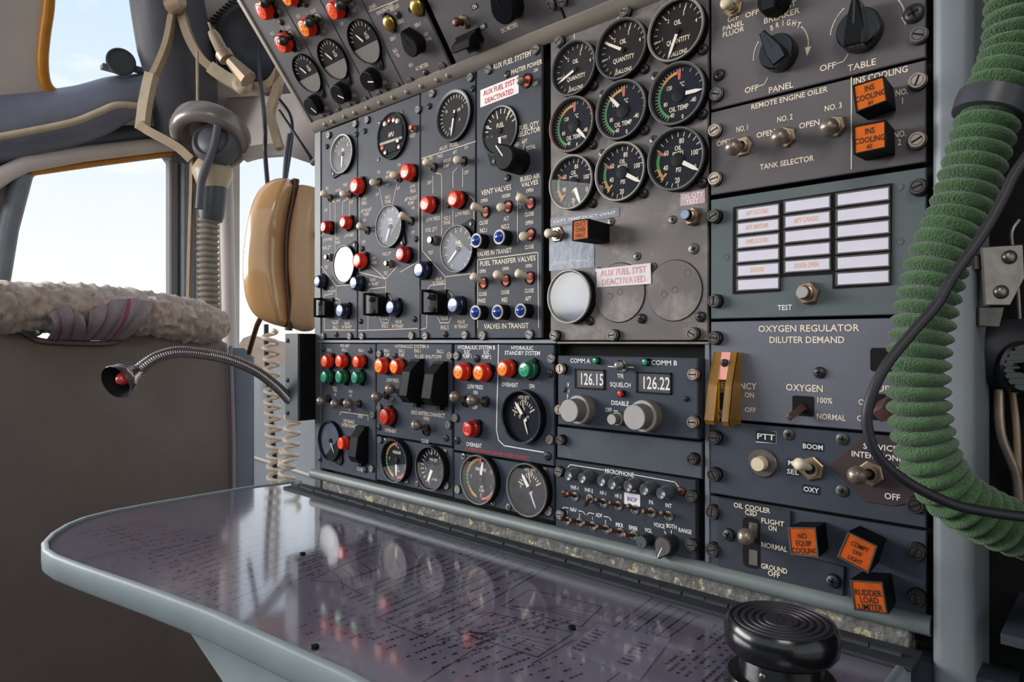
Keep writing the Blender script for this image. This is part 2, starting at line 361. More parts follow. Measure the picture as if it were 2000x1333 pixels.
# ------------------------------------------------------------------ panel units and the controls that sit in them
CACHE = {}
def cached(key, fn):
    if key not in CACHE: CACHE[key] = fn()
    return CACHE[key]
TH = .003
class Panel:
    def __init__(s, name, label, cat, plane, xl, xr, top, bot, mtl='panel', th=TH, h=0.0, gap=.0006, ymid=664, outline=None, bev=.0006, ink='ink'):
        s.pl = plane; s.h = h
        if isinstance(xl, (int, float)): u0 = plane.uv(xl, ymid, h)[0]; u1 = plane.uv(xr, ymid, h)[0]
        else: u0 = plane.uv(*xl, h)[0]; u1 = plane.uv(*xr, h)[0]
        v1 = plane.uv(*top, h)[1]; v0 = plane.uv(*bot, h)[1]
        s.u0, s.u1, s.v0, s.v1 = u0, u1, v0, v1; s.cu = (u0 + u1) / 2; s.cv = v0
        s.root = link(name, None, None, plane.frame(s.cu, s.cv, h)); tag(s.root, label, cat)
        g = gap; hw = (u1 - u0) / 2
        mb = MB(); pts = outline or [(-hw + g, g), (hw - g, g), (hw - g, v1 - v0 - g), (-hw + g, v1 - v0 - g)]
        mb.prism(pts, -th, 0, 0, 0, None, bev); s.plate = link('plate', mb.mesh('plate', mtl, 0), s.root)
        s.ink = MB(); s.inkmats = [ink, 'ink_red', 'ink_white', 'ink_black']; s.lz = .00025
    def loc(s, px, py, h=0.0):
        a, b = s.pl.uv(px, py, s.h + h); return a - s.cu, b - s.cv
    def mpp(s, px, py): return s.pl.mpp(px, py)
    def part(s, name, me, px, py, h=0.0, z=None, rot=0.0, label=None):
        x, y = s.loc(px, py, h)
        o = link(name, me, s.root, T(x, y, 0 if z is None else z) @ R(rot, 'Z')); tag(o, label); return o
    def t(s, st, px, py, cap, w=None, mi=0, rot=0.0):
        x, y = s.loc(px, py); k = s.mpp(px, py)
        wm = (s.loc(px + w / 2, py)[0] - s.loc(px - w / 2, py)[0]) if w else None
        mb = MB(); text(mb, st, 0, 0, cap * k, 0, 0, wm, rot); link('lettering', mb.mesh('lettering', s.inkmats[mi], 0), s.root, T(x, y, s.lz))
    def line(s, pts, w=1.4, mi=0, closed=False):
        mb = MB().strip([s.loc(*p) for p in pts], w * s.mpp(*pts[0]), s.lz, 0, closed); link('painted_line', mb.mesh('painted_line', s.inkmats[mi], 0), s.root)
    def done(s, name='scale_marking'):
        if s.ink.v: link(name, s.ink.mesh(name, s.inkmats, 0), s.root)
    # ---- small hardware
    def screws(s, pts, r=.0042, kind='slot', h=.0028, mt='screw_slot', name='screw', z=0.0):
        for p in pts:
            me = cached(('scr', kind, r, h, mt), lambda: screw_mesh(kind, r, h, mt))
            s.part(name, me, p[0], p[1], h, z, random.uniform(-.5, .5) + (math.pi / 2 if random.random() < .7 else 0))
    def lamp(s, px, py, d, col='red', h=.0125, label=None, face=None):
        r = round(d / 2 * s.mpp(px, py) * 2000) / 2000
        me = cached(('lamp', r, col, h, face), lambda: lamp_mesh(r, col, h, face))
        o = s.part('indicator_lamp', me, px, py, h, 0, random.uniform(0, 6), label)
        link('lamp_socket', cached(('sock', r), lambda: socket_mesh(r)), o); return o
    def jewel(s, px, py, d, label=None, tab=False):
        r = round(d / 2 * s.mpp(px, py) * 2000) / 2000; h = .012
        o = s.part('indicator_lamp', cached(('jw', r), lambda: MB().lathe([(r, 0), (r, h * .9), (r * .96, h, 1), (r * .72, h, 1), (r * .70, h - .001, 0)], 24).mesh('indicator_lamp', ['black', 'bezel_light'])), px, py, h, 0, 0, label)
        link('lens', cached(('jl', r), lambda: MB().lathe([(r * .72, h - .001), (r * .66, h + .0012), (r * .45, h + .0026), (r * .2, h + .0033), (0, h + .0035)], 20).mesh('lens', 'blue_lens')), o); return o
    def toggle(s, base, tip, kind='bat', L=.016, nut='hex', rnut=None, mt=None, label=None, red=False):
        k = s.mpp(*base); rn = rnut or .0052
        o = s.part('toggle_switch', cached(('tg', nut, rn, red), lambda: nut_mesh(nut, rn, red)), base[0], base[1], .001, 0, random.uniform(0, 1), label)
        bx, by = s.loc(base[0], base[1], .001); tx, ty = s.loc(tip[0], tip[1], L)
        d = Vector((tx - bx, ty - by, L)); inv = o.matrix_local.to_3x3().inverted(); d = inv @ d
        mb = MB()
        if kind == 'bat':
            prof = [(0, .0020), (.35, .0027), (.68, .0040), (.86, .0044), (.95, .0038), (.99, .0024), (1.0, .0008)]; m2 = mt or 'ivory'
        elif kind == 'ball':
            prof = [(0, .0022), (.3, .0027), (.45, .0030)] + [(1 - .0062 * (1 - math.cos(a)) / d.length, .0062 * math.sin(a)) for a in (2.45, 2.1, 1.75, 1.4, 1.05, .7, .35, .05)]; m2 = mt or 'ball'
        else:
            prof = [(0, .0012), (.5, .0016), (.85, .0021), (.97, .0017), (1, .0007)]; m2 = mt or 'copper'
        mb.tube([d * p[0] for p in prof], [p[1] for p in prof], 12, 0)
        link('lever', mb.mesh('lever', m2, 50), o); return o
    def button(s, px, py, rpx, h=.009, nut=True, face='knob_grey', label=None, rn=1.75, col='black', washer=None):
        r = rpx * s.mpp(px, py); mb = MB()
        if washer: mb.lathe([(r * washer, 0), (r * washer, .0012), (r * washer * .93, .002), (r * 1.15, .002), (r * 1.15, .003), (r, .003)], 32, 1)
        if nut:
            mb.lathe([(r * rn * 1.12, 0), (r * rn * 1.12, h * .35), (r * rn, h * .42), (r * 1.25, h * .42)], 6, 1)
            mb.lathe([(r * 1.3, h * .42), (r * 1.3, h * .62), (r * 1.05, h * .66)], 20, 1)
        mb.lathe([(r, 0), (r, h * .93, 0), (r * .93, h, 2), (0, h, 2)], 24)
        return s.part('push_button', mb.mesh('push_button', [col, 'steel' if washer else 'nut', face]), px, py, h, 0, .2, label)
    def guard(s, x0, y0, x1, y1, h=.02, label=None, style='cover', mt='black'):
        a = s.loc(x0, y1, h * .6); b = s.loc(x1, y0, h * .2); w = max(.006, (b[0] - a[0]) * .62); H_ = b[1] - a[1]; mb = MB()
        if style == 'cover':   # hinged safety cover: side view is a wedge, front lip at the bottom
            prof = [(0, .002), (0, h * .75), (H_ * .18, h), (H_ * .75, h * .8), (H_, h * .3), (H_, .002)]
            for sx0 in (-w / 2, w / 2 - .0012):
                mb.prism(prof, sx0, sx0 + .0012, 0, 0, Matrix(((0, 0, 1, 0), (1, 0, 0, 0), (0, 1, 0, 0), (0, 0, 0, 1))))
            pr = prof[1:5]
            for (y_a, z_a), (y_b, z_b) in zip(pr, pr[1:]):
                mb.add([(-w / 2, y_a, z_a), (w / 2, y_a, z_a), (w / 2, y_b, z_b), (-w / 2, y_b, z_b), (-w / 2, y_a, z_a - .001), (w / 2, y_a, z_a - .001), (w / 2, y_b, z_b - .001), (-w / 2, y_b, z_b - .001)], [(0, 1, 2, 3), (7, 6, 5, 4), (0, 4, 5, 1), (3, 2, 6, 7)], 0)
            mb.box((0, -.002, .004), (w * .45, .008, .006), 0)
            o = link('switch_guard', mb.mesh('switch_guard', mt, 25), s.root, T((a[0] + b[0]) / 2 + w * .12, a[1], 0)); tag(o, label)
            mb = MB(); mb.box((0, H_ / 2, .001), (w * 1.15, H_ * 1.12, .002), 0); mb.box((0, H_ * 1.0, .004), (w * 1.1, .004, .006), 0)
            link('guard_base', mb.mesh('guard_base', 'black', 0), o)
        else:                  # open square loop with a lever inside
            o = link('switch_guard', MB().box((0, H_ / 2, .0015), (w, H_, .003), 0).mesh('switch_guard', 'black', 0), s.root, T((a[0] + b[0]) / 2 + w * .35, a[1], 0)); tag(o, label)
            lo = MB(); t_ = .0022
            ring = [(-w * .3, H_ * .05, h * .45), (-w * .3, H_ * .05, h * 1.1), (-w * .3, H_ * .95, h * 1.1), (-w * .3, H_ * .95, h * .45), (w * .35, H_ * .8, .002), (w * .35, H_ * .1, .002)]
            lo.tube(ring[:4], t_, 6, 0); lo.tube([ring[3], ring[4]], t_, 6, 0); lo.tube([ring[0], ring[5]], t_, 6, 0)
            lo.box((w * .1, H_ * .45, .007), (w * .6, H_ * .7, .012), 0)
            link('guard_loop', lo.mesh('guard_loop', 'black', 30), o)
            lv = MB(); lv.tube([(w * .1, H_ * .55, .003), (-w * .05, H_ * .75, h * .9)], [.0028, .0034], 8, 0); lv.tube([(w * .15, H_ * .35, .002), (0, H_ * .2, h * .85)], [.002, .0025], 8, 1)
            link('lever', lv.mesh('lever', ['steel_dark', 'ball'], 40), o)
        return o
    def knob(s, face, r, h, kind='round', ang=0.0, mats=('black', 'black_gloss', 'ink_white'), label=None, name='knob'):
        mb = MB()
        if kind == 'round':
            mb.lathe([(r * 1.05, 0), (r * 1.05, h * .15), (r, h * .2), (r * .97, h * .94), (r * .9, h, 1), (0, h, 1)], 28, 0)
            mb.box((0, r * .48, h + .0001), (r * .12, r * .75, .0003), 2)
        elif kind == 'pointer':    # round skirt with a raised tapered grip bar
            mb.lathe([(r, 0), (r, h * .5), (r * .92, h * .58), (0, h * .58)], 28, 0)
            bar = [(-r * .42, -r * 1.0), (r * .42, -r * 1.0), (r * .46, -r * .2), (r * .16, r * 1.2), (-r * .16, r * 1.2), (-r * .46, -r * .2)]
            mb.prism(bar, h * .3, h, 1, 0, None, r * .08)
            mb.box((0, r * .55, h + .0001), (r * .10, r * 1.1, .0003), 2)
        elif kind == 'tear':       # teardrop selector, as tall as wide with a nose
            pts = [(r * math.sin(t_), r * math.cos(t_)) for t_ in [math.radians(q) for q in range(50, 311, 20)]] + [(-r * .18, r * 1.55), (r * .18, r * 1.55)]
            mb.prism(pts, 0, h, 1, 0, None, r * .12); mb.box((0, r * .8, h + .0001), (r * .1, r * 1.2, .0003), 2)
        elif kind == 'stack':      # knurled skirt with a smaller knob on top
            jag = lambda i, k: 1 + (.012 if i % 2 else -.012)
            mb.lathe([(r, 0), (r, h * .42, 0), (r * .97, h * .45, 1), (r * .8, h * .45, 1)], 72, 0, None, jag)
            mb.lathe([(r * .78, h * .45), (r * .78, h * .97, 0), (r * .74, h, 1), (0, h, 1)], 56, 0, None, jag)
        return s.part(name, mb.mesh(name, list(mats), 30), face[0], face[1], h, 0, -math.radians(ang), label)
    def legend(s, quad, h, lines, cap, col='legend', label=None, frame='black', base=.92, rim=False):
        q = [s.loc(*p, h) for p in quad]; cx = sum(p[0] for p in q) / 4; cy = sum(p[1] for p in q) / 4
        q = [(p[0] - cx, p[1] - cy) for p in q]
        mb = MB(); n = 4; bq = [(p[0] * base, p[1] * base) for p in q]
        mb.add([(*p, 0) for p in bq] + [(*p, h) for p in q] + [(p[0] * .9, p[1] * .9, h) for p in q] + [(p[0] * .88, p[1] * .88, h - .0008) for p in q],
               [(j * 4 + (i + 1) % 4, j * 4 + i, j * 4 + 4 + i, j * 4 + 4 + (i + 1) % 4) for j in range(3) for i in range(4)], [0] * 4 + [1] * 4 + [0] * 4)
        x = link('legend_light', mb.mesh('legend_light', [frame, 'steel' if rim else frame], 20), s.root, T(cx, cy, 0)); tag(x, label)
        f = MB(); f.add([(p[0] * .89, p[1] * .89, h - .0006) for p in q], [(3, 2, 1, 0)], 0)
        ux = Vector(q[1]) - Vector(q[0]); rot = math.atan2(ux.y, ux.x); k = s.mpp(*quad[0]); H_ = (Vector(q[0]) - Vector(q[3])).length
        link('lens', f.mesh('lens', col, 0), x)
        for i, (st, cp, yy) in enumerate(lines):
            off = Vector((-math.sin(rot), math.cos(rot))) * (yy * H_); tm = MB()
            text(tm, st, off.x, off.y, cp * k, h - .0003, 0, None, rot)
            link('lettering', tm.mesh('lettering', 'ink_black', 0), x)
        return x
    def tape(s, st, px, py, wpx, hpx, cap, mt='tape', ink='ink_white', name='label_tape', rot=0.0, tw=None, corners=None, lines=None, label=None, z=0.0):
        if corners:
            q = [s.loc(*c) for c in corners]; cx = sum(p[0] for p in q) / len(q); cy = sum(p[1] for p in q) / len(q)
            q = [(p[0] - cx, p[1] - cy) for p in q]; rot = math.atan2(q[1][1] - q[0][1], q[1][0] - q[0][0])
        else:
            cx, cy = s.loc(px, py); w = s.loc(px + wpx / 2, py)[0] - s.loc(px - wpx / 2, py)[0]; hh = hpx * s.mpp(px, py); q = rrect(-w / 2, -hh / 2, w / 2, hh / 2, .0004, 1)
        o = link(name, MB().prism(q, 0, .0004, 0, 0).mesh(name, mt, 0), s.root, T(cx, cy, z)); tag(o, label)
        for (st_, oy, cp, wd_) in (lines or [(st, 0, cap, tw)]):
            mb = MB(); k = s.mpp(px, py); text(mb, st_, -math.sin(rot) * oy * k, oy * k, cp * k, .0006, 0, wd_ * k if wd_ else None, rot)
            link('lettering', mb.mesh('lettering', ink, 0), o)
        return o
    # ---- round instrument
    def gauge(s, px, py, dpx, label=None, bez='bezel', dial='dial', dep=.006, rim=.1, ticks=(), nums=(), words=(), arcs=(), ptr=(), glass='glass', ear=None, extra=None, r=None, hub=.12, name='gauge', h=None):
        r = r or dpx / 2 * s.mpp(px, py); h = dep if h is None else h
        mb = MB(); mb.lathe([(r, 0), (r, dep * .8), (r * .985, dep, 1), (r * (1 - rim * .55), dep, 1), (r * (1 - rim), dep * .86, 1), (r * (1 - rim), dep * .3, 0)], 44, 0)
        if ear is not None:
            a = math.radians(ear); c = Vector((math.sin(a), math.cos(a))); p = Vector((c.y, -c.x))
            tri = [c * r * 1.38 + p * r * .16, c * r * 1.38 - p * r * .16, c * r * .3 - p * r * .9, c * r * .3 + p * r * .9]
            mb.prism([(q.x, q.y) for q in tri], 0, .0022, 2, 2); cc = c * r * 1.22
            mb.lathe([(.0021, .0022), (.0019, .003), (0, .003)], 10, 3, T(cc.x, cc.y, 0))
        o = s.part(name, mb.mesh(name, ['black', bez, 'black', 'screw_dark'], 35), px, py, h, 0, 0, label)
        z = dep * .32; rr = r * (1 - rim)
        link('dial', MB().lathe([(rr, z), (0, z)], 40).mesh('dial', dial, 0), o)
        mk = MB(); zz = z + .0002
        for (a0, a1, r0, r1, mi) in arcs: mk.arc(a0, a1, rr * r0, rr * r1, zz, mi, 20)
        for (a0, a1, n, l0, l1, w) in ticks:
            for k in range(n):
                a = math.radians(a0 + (a1 - a0) * k / max(1, n - 1)); c = Vector((math.sin(a), math.cos(a)))
                mk.strip([c * rr * l0, c * rr * l1], rr * w, zz + .0001, 0)
        for (st, a, rad, sz) in nums:
            a = math.radians(a); text(mk, st, math.sin(a) * rr * rad, math.cos(a) * rr * rad, rr * sz, zz + .0001, 0)
        for (st, x, y, sz) in words: text(mk, st, x * rr, y * rr, rr * sz, zz + .0001, 0)
        if mk.v: link('dial_marking', mk.mesh('dial_marking', ['ink', 'mark_green', 'mark_orange', 'mark_red'], 0), o)
        for (a, l0, l1, w) in ptr:
            pm = MB(); a = -math.radians(a); zp = z + .0010
            pm.prism([(-w * rr, l0 * rr), (w * rr, l0 * rr), (w * rr * .9, l1 * rr * .75), (w * .18 * rr, l1 * rr), (-w * .18 * rr, l1 * rr), (-w * rr * .9, l1 * rr * .75)], zp, zp + .0005, 0, 0, R(a, 'Z'))
            link('pointer', pm.mesh('pointer', 'needle', 0), o)
        if hub: link('pointer_hub', MB().lathe([(hub * rr, z), (hub * rr, z + .0016), (hub * .8 * rr, z + .002), (0, z + .002)], 18).mesh('pointer_hub', 'black', 30), o)
        if extra: extra(o, rr, z)
        if glass: link('glass', MB().lathe([(rr * 1.0, dep * .84), (0, dep * .84)], 32).mesh('glass', glass, 0), o)
        return o
def screw_mesh(kind, r, h, mt):
    mb = MB()
    if kind == 'slot':      # slotted quarter-turn stud in a ring
        mb.lathe([(r * 1.12, 0), (r * 1.12, h * .55), (r, h * .7, 1), (r, h * .9, 1), (r * .93, h, 1), (r * .74, h, 1), (r * .72, h * .86, 0), (r * .66, h * .86, 1), (r * .62, h * .98, 1), (0, h * .98, 1)], 18, 0)
        mb.box((0, 0, h * .98), (r * .2, r * 1.24, h * .06), 2)
        return mb.mesh('screw', ['black', mt, 'void'], 30)
    if kind == 'flat':      # countersunk cross head
        mb.lathe([(r, 0), (r, h * .4), (r * .9, h * .5), (0, h * .5)], 16, 0); z = h * .5
    else:                   # domed cross head
        mb.lathe([(r, 0), (r, h * .5), (r * .8, h * .85), (r * .4, h), (0, h)], 16, 0); z = h
    mb.box((0, 0, z), (r * .26, r * 1.05, h * .08), 1); mb.box((0, 0, z), (r * 1.05, r * .26, h * .08), 1)
    return mb.mesh('screw', [mt, 'void'], 40)
def lamp_mesh(r, col, h, face):
    fc = face or {'red': 'red_face', 'red_deep': 'red', 'green': 'green_face', 'blue': 'blue_face', 'gold': 'gold'}[col]
    mb = MB()
    if col == 'gold':
        mb.lathe([(r, 0), (r, h * .25), (r * .95, h * .5), (r * .75, h * .8), (r * .4, h * .95), (0, h)], 28, 0)
    else:
        mb.lathe([(r * .92, .001), (r * .92, h * .38), (r, h * .42), (r, h * .55), (r * .9, h * .62), (r * .9, h * .8), (r * .82, h * .96), (r * .70, h, 0), (r * .66, h * .97, 1), (r * .5, h * .99, 1), (0, h * 1.02, 1)], 24, 0)
        for k in range(4):
            a = k * math.pi / 2; mb.box((math.cos(a) * r * .33, math.sin(a) * r * .33, h * 1.0), (r * .12, r * .12, h * .05), 0)
    return mb.mesh('indicator_lamp', [col, fc], 40)
def socket_mesh(r):
    mb = MB(); mb.lathe([(r * 1.02, 0), (r * 1.02, .0022), (r * .9, .0026)], 22, 0)
    for a in (math.pi / 2, -math.pi / 2): mb.box((math.cos(a) * r * 1.05, math.sin(a) * r * 1.05, .0018), (r * .55, r * .3, .0036), 0)
    return mb.mesh('lamp_socket', 'black', 30)
def nut_mesh(nut, rn, red):
    mb = MB()
    if nut == 'hex':
        mb.lathe([(rn * 1.15, 0), (rn * 1.15, .0018), (rn * 1.02, .0024), (rn * .72, .0024)], 6, 0)
        mb.lathe([(rn * .72, .0024), (rn * .72, .0045), (rn * .5, .0045), (rn * .48, .003)], 16, 0); mb.lathe([(rn * .5, .0032), (0, .0032)], 14, 1)
    elif nut == 'slot':
        mb.lathe([(rn, 0), (rn, .0014), (rn * .8, .0016), (rn * .78, .0005), (0, .0005, 2)], 16, 1)
    else:
        mb.lathe([(rn, 0), (rn, .001), (rn * .75, .0012), (rn * .7, .0004), (0, .0004)], 14, 0)
    return mb.mesh('toggle_switch', ['screw_slot' if nut == 'ring' else 'nut', 'black', 'hole_red' if red else 'void'], 30)
# ================================================================== the engineer's wall that carries the panel units
def box_uv(plane, u0, u1, v0, v1, z0, z1, name, mt, parent, bev=0.0, label=None):
    o = link(name, MB().prism([(u0, v0), (u1, v0), (u1, v1), (u0, v1)], z0, z1, 0, 0, None, bev).mesh(name, mt, 0), parent, plane.frame(0, 0)); tag(o, label); return o
wall = tag(link('wall_right', None), 'engineer instrument wall framework carrying all the grey control panels', None, None, 'structure')
uL = MAIN.uv(620, 664)[0]; uS = MAIN.uv(1386, 664)[0]; uR = MAIN.uv(1813, 664)[0]
vC = UPPER.o.z - .95; vB = MAIN.uv(1375, 1103)[1]; vM = MAIN.uv(1000, 666)[1]
box_uv(MAIN, uL - .004, uR + .004, vB - .02, vC + .35, -.03, -.012, 'backing_board', 'void', wall)
box_uv(MAIN, uL - .006, MAIN.uv(628, 664)[0] - .0005, vB - .03, vC, -.06, .001, 'edge_strip', 'box_grey', wall, .001)
box_uv(MAIN, uL, MAIN.uv(1088, 664)[0], MAIN.uv(900, 671)[1], MAIN.uv(900, 664)[1], -.012, .0012, 'divider_strip', 'trim_blue', wall, .0006)
box_uv(MAIN, MAIN.uv(1088, 664)[0], uS, MAIN.uv(1250, 672.5)[1], MAIN.uv(1250, 668)[1], -.012, .0005, 'divider_strip', 'trim', wall, .0006)
box_uv(MAIN, MAIN.uv(1375, 664)[0], MAIN.uv(1385, 664)[0], vB, MAIN.uv(1380, 668)[1], -.012, -.001, 'divider_strip', 'trim_blue', wall, .0006)
box_uv(MAIN, MAIN.uv(1080, 664)[0], MAIN.uv(1088, 664)[0], vB, MAIN.uv(1084, 668)[1], -.012, -.004, 'divider_strip', 'black', wall, .0006)
# rail under the panels with a bare, flaking strip below it
o = link('rail', MB().tube([(uL - .01, -.0005, .95 + vB - .004), (uR + .002, -.0005, .95 + vB - .004)], .0065, 14, 0).mesh('rail', 'rail'), wall)
box_uv(MAIN, uL - .01, uR - .01, TABLE.o.z - .95 - .004, vB - .006, -.02, -.001, 'flaking_strip', 'peel', wall, .001)
# rounded trim along the crease between the upright and the sloping panels
tr = MB(); prof = [(-.004, .0005), (.0005, .004), (.006, .0055), (.010, .004)]
u0t, u1t = uL - .004, uR + .025
pts = [Vector((0, -.0002, -.001)), Vector((0, -.0040, .0005)), Vector((0, -.0078, .0040)), Vector((0, -.0108, .0080)), Vector((0, -.0088, .0108)), Vector((0, 0, .008))]
vv = [(u0t, p.y, p.z) for p in pts] + [(u1t, p.y, p.z) for p in pts]; n = len(pts)
tr.add(vv, [(i, i + 1, n + i + 1, n + i) for i in range(n - 1)] + [tuple(range(n - 1, -1, -1)), tuple(range(n, 2 * n))], 0)
o = link('crease_trim', tr.mesh('crease_trim', 'trim', 50), wall, T(0, 0, UPPER.o.z))
rv = cached('rivet', lambda: MB().lathe([(.003, -.001), (.0028, .0008), (.0018, .0018), (0, .0022)], 12).mesh('rivet', 'trim', 60))
for p in [(634, 254), (649, 246), (672, 236), (692, 227), (716, 216), (741, 206), (766.6, 194), (794, 184), (822, 172), (853, 158.5), (874, 149)]:
    a = aty(p[0], p[1] - 2, -.0068); link('rivet', rv, wall, T(a.x, -.0066, UPPER.o.z + .0028) @ R(math.radians(115), 'X'))
# ================================================================== upright fuel panels, upper row
MID = dict(plane=MAIN)
TOPY = (720, 221); BOTY = (860, 662)
def vtop(px): return (px, 258 - .3994 * (px - 621) + 3)
p = Panel('fuel_control_unit', 'narrow grey fuel control panel at the left end of the upper row', 'control panel', MAIN, 628, 698, vtop(660), (660, 662), 'panel', ink='ink_worn')
p.gauge(665.3, 300.5, 76, 'pale round gauge with a thin pointer', 'bezel_light', 'dial_grey', .005, .09, ticks=[(-140, 100, 14, .78, .95, .03)], words=[('PSI', 0, .25, .18), ('10', .45, .45, .16), ('5', -.5, 0, .16)], ptr=[(185, -.1, .75, .05)], ear=-135, glass='glass_mid')
p.screws([(640, 264), (691.7, 242), (629, 657), (681, 657)]); p.screws([(636, 286), (693.6, 262), (654.6, 654)], .0034, 'dome', .0024, 'screw_dark')
p.toggle((644, 387), (629, 377), nut='slot'); p.toggle((683, 380), (666, 380), nut='slot')
p.lamp(630, 443, 25, 'red_deep'); p.lamp(668, 434, 26, 'red')
p.button(635, 502, 4.2, .009, True, 'steel', rn=1.6)
p.gauge(670, 516.5, 74, 'round fuel gauge with a bright glass reflection', 'bezel_black', 'dial_blue', .006, .08, ptr=[(215, -.1, .7, .04)], ear=40, glass='glass_bright', hub=.08)
p.lamp(618, 550, 27, 'blue', h=.012, label='dark blue lamp'); p.lamp(662, 607, 30, 'blue', label='dark blue lamp with a pale face')
p.guard(609, 582, 648, 621, .016, style='loop')
for a in [('FWD', 675, 361, 6), ('ON', 639, 368, 6), ('BOOST', 661, 372, 5), ('PUMP', 661, 392, 5), ('OFF', 637, 411, 6), ('OFF', 687, 395, 6), ('LOW PRESS', 641, 468, 6), ('NO 1', 660, 466, 6), ('TANK', 660, 474, 6), ('LOW PRESS', 682, 460, 6), ('FUEL QTY', 639, 484, 6.5), ('TEST', 638, 522, 6), ('VALVE', 648, 562, 5), ('IN TRANSIT', 648, 569, 5), ('OPEN', 657, 592, 5.5), ('CLOSE', 655, 628, 5.5), ('ENG 1', 656, 640, 7), ('VALVE', 678, 632, 6), ('IN TRANSIT', 678, 639, 6)]: p.t(*a)
for l in [[(645, 395), (645, 430)], [(648, 392), (655, 396), (655, 490)], [(681, 388), (670, 394), (669, 420)], [(683, 392), (683, 425)], [(633, 455), (627, 462), (627, 520), (657, 559), (684, 557)], [(657, 559), (657, 585)], [(650, 574), (634, 577), (634, 645), (694, 645)]]: p.line(l)
p.line([(649, 588), (652, 584), (661, 584), (665, 590), (663, 596)], 1.4); p.line([(647, 624), (651, 633), (659, 633), (663, 624)], 1.4)
p.done()
p = Panel('fuel_control_unit', 'grey fuel panel with a drum counter gauge and red reset button', 'control panel', MAIN, 698.6, 820.5, vtop(760), (760, 662), 'panel', ink='ink_worn')
def drum(o, rr, z):
    mb = MB()
    mb.box((0, rr * .08, z + .001), (rr * 1.5, rr * .55, .002), 0); mb.box((-rr * .05, -rr * .5, z + .001), (rr * .8, rr * .42, .002), 0)
    mb.box((0, rr * -.24, z + .0022), (rr * 1.6, rr * .12, .001), 1)
    link('drum_window', mb.mesh('drum_window', ['void', 'bezel'], 0), o)
    mb = MB(); text(mb, 'APU', 0, rr * .06, rr * .2, z + .0023, 0); text(mb, 'EXHAUST TEMP', 0, -rr * .24, rr * .09, z + .0029, 0)
    link('lettering', mb.mesh('lettering', 'ink', 0), o)
    for k, (x, y, c) in enumerate([(-.45, .62, 'ivory'), (-.1, .72, 'red_deep'), (.2, .66, 'brass'), (.45, .55, 'ivory'), (-.62, -.42, 'hole_red'), (.5, -.3, 'brass'), (.58, -.6, 'steel'), (-.4, -.66, 'steel')]):
        link('counter_gear', MB().lathe([(rr * .11, z), (rr * .11, z + .003), (rr * .06, z + .0035), (0, z + .0035)], 10).mesh('counter_gear', c, 40), o, T(x * rr, y * rr, 0))
p.gauge(763, 265, 91, 'black drum counter instrument', 'bezel_black', 'void', .004, .04, extra=drum, hub=0, glass='glass')
p.screws([(715, 234), (814.5, 213.6), (705, 657), (801.6, 656)]); p.screws([(710, 255.6), (702, 628), (807, 623.6), (705, 486), (810, 467)], .0034, 'dome', .0024, 'screw_dark')
p.screws([(739.5, 238), (783, 218.5), (781, 294), (737.5, 311)], .0024, 'flat', .0016)
p.button(801, 249, 4.5, .008, True, 'red_face', 'small red reset button', 1.45, 'red_deep')
p.t('RESET', 806, 265, 6.5)
p.toggle((739.5, 356), (723, 362), nut='slot'); p.toggle((779.5, 348), (764, 351), nut='slot'); p.toggle((802, 432), (785, 419.5), nut='slot'); p.toggle((717, 450), (700, 441), nut='slot')
p.lamp(690, 362, 33, 'red', label='large red lamp overlapping the panel seam'); p.lamp(789, 334.6, 34, 'red', label='large red lamp'); p.lamp(695.5, 509, 31, 'red', label='red lamp with a pale face'); p.lamp(779.5, 496.6, 32, 'red_deep'); p.lamp(689, 553, 30, 'blue'); p.lamp(760.6, 600.5, 31, 'blue')
p.gauge(757.5, 442, 82, 'round fuel gauge with grey glass', 'bezel', 'dial_blue', .006, .07, ticks=[(-140, 140, 12, .8, .95, .03)], words=[('FUEL', 0, .35, .16), ('QTY', 0, .12, .16)], ptr=[(205, -.1, .8, .05)], ear=135, glass='glass_mid')
p.button(752, 514.5, 4.6, .009, True, 'steel', rn=1.5)
p.guard(703, 572, 752, 618, .018, style='loop')
for a in [('ON', 740, 336, 6), ('FWD', 759, 337, 6), ('BOOST', 759, 345, 5.5), ('PUMP', 757, 361, 5.5), ('ON', 780, 322, 6), ('OFF', 737, 380, 6), ('OFF', 778, 368, 6.5), ('NO 2', 758, 385, 7), ('TANK', 758, 394, 7), ('LOW', 712, 389, 6), ('PRESS', 712, 397, 6), ('AFT BOOST', 716, 411, 6.5), ('PUMP', 716, 419, 6.5), ('ON', 712, 430, 6), ('LOW', 806, 364, 6.5), ('PRESS', 807, 373, 6.5), ('AFT BOOST', 803, 388, 7), ('PUMP', 803, 397, 7), ('ON', 807, 406, 6), ('OFF', 711, 473, 6), ('OFF', 807, 454, 6), ('FUEL QTY', 756, 496, 6), ('TEST', 754, 534, 6.5), ('LOW', 729, 505, 6), ('PRESS', 731, 513, 6), ('VALVE', 728, 547, 6), ('IN TRANSIT', 730, 555, 6), ('OPEN', 753, 583, 6), ('CLOSE', 752, 622.6, 6), ('ENG 2', 752, 637, 7), ('VALVE', 778.5, 629, 6.5), ('IN TRANSIT', 777.5, 637.5, 6.5)]: p.t(*a)
for l in [[(742, 369), (748, 404)], [(775, 360), (767, 401)], [(702, 380), (702, 532)], [(818, 350), (818, 511), (782, 532)], [(725, 449), (736, 448)], [(783, 437), (793, 435)], [(725, 520), (754, 545), (776, 521)], [(701, 532), (754, 545)], [(754, 545), (754, 574)], [(754, 561), (722, 565), (719, 570), (719, 645)], [(700, 646), (816, 642)]]: p.line(l)
p.line([(743, 586), (747, 577), (760, 577), (765, 586)], 1.4); p.line([(741, 619), (746, 631), (758, 631), (763, 619)], 1.4)
p.done()
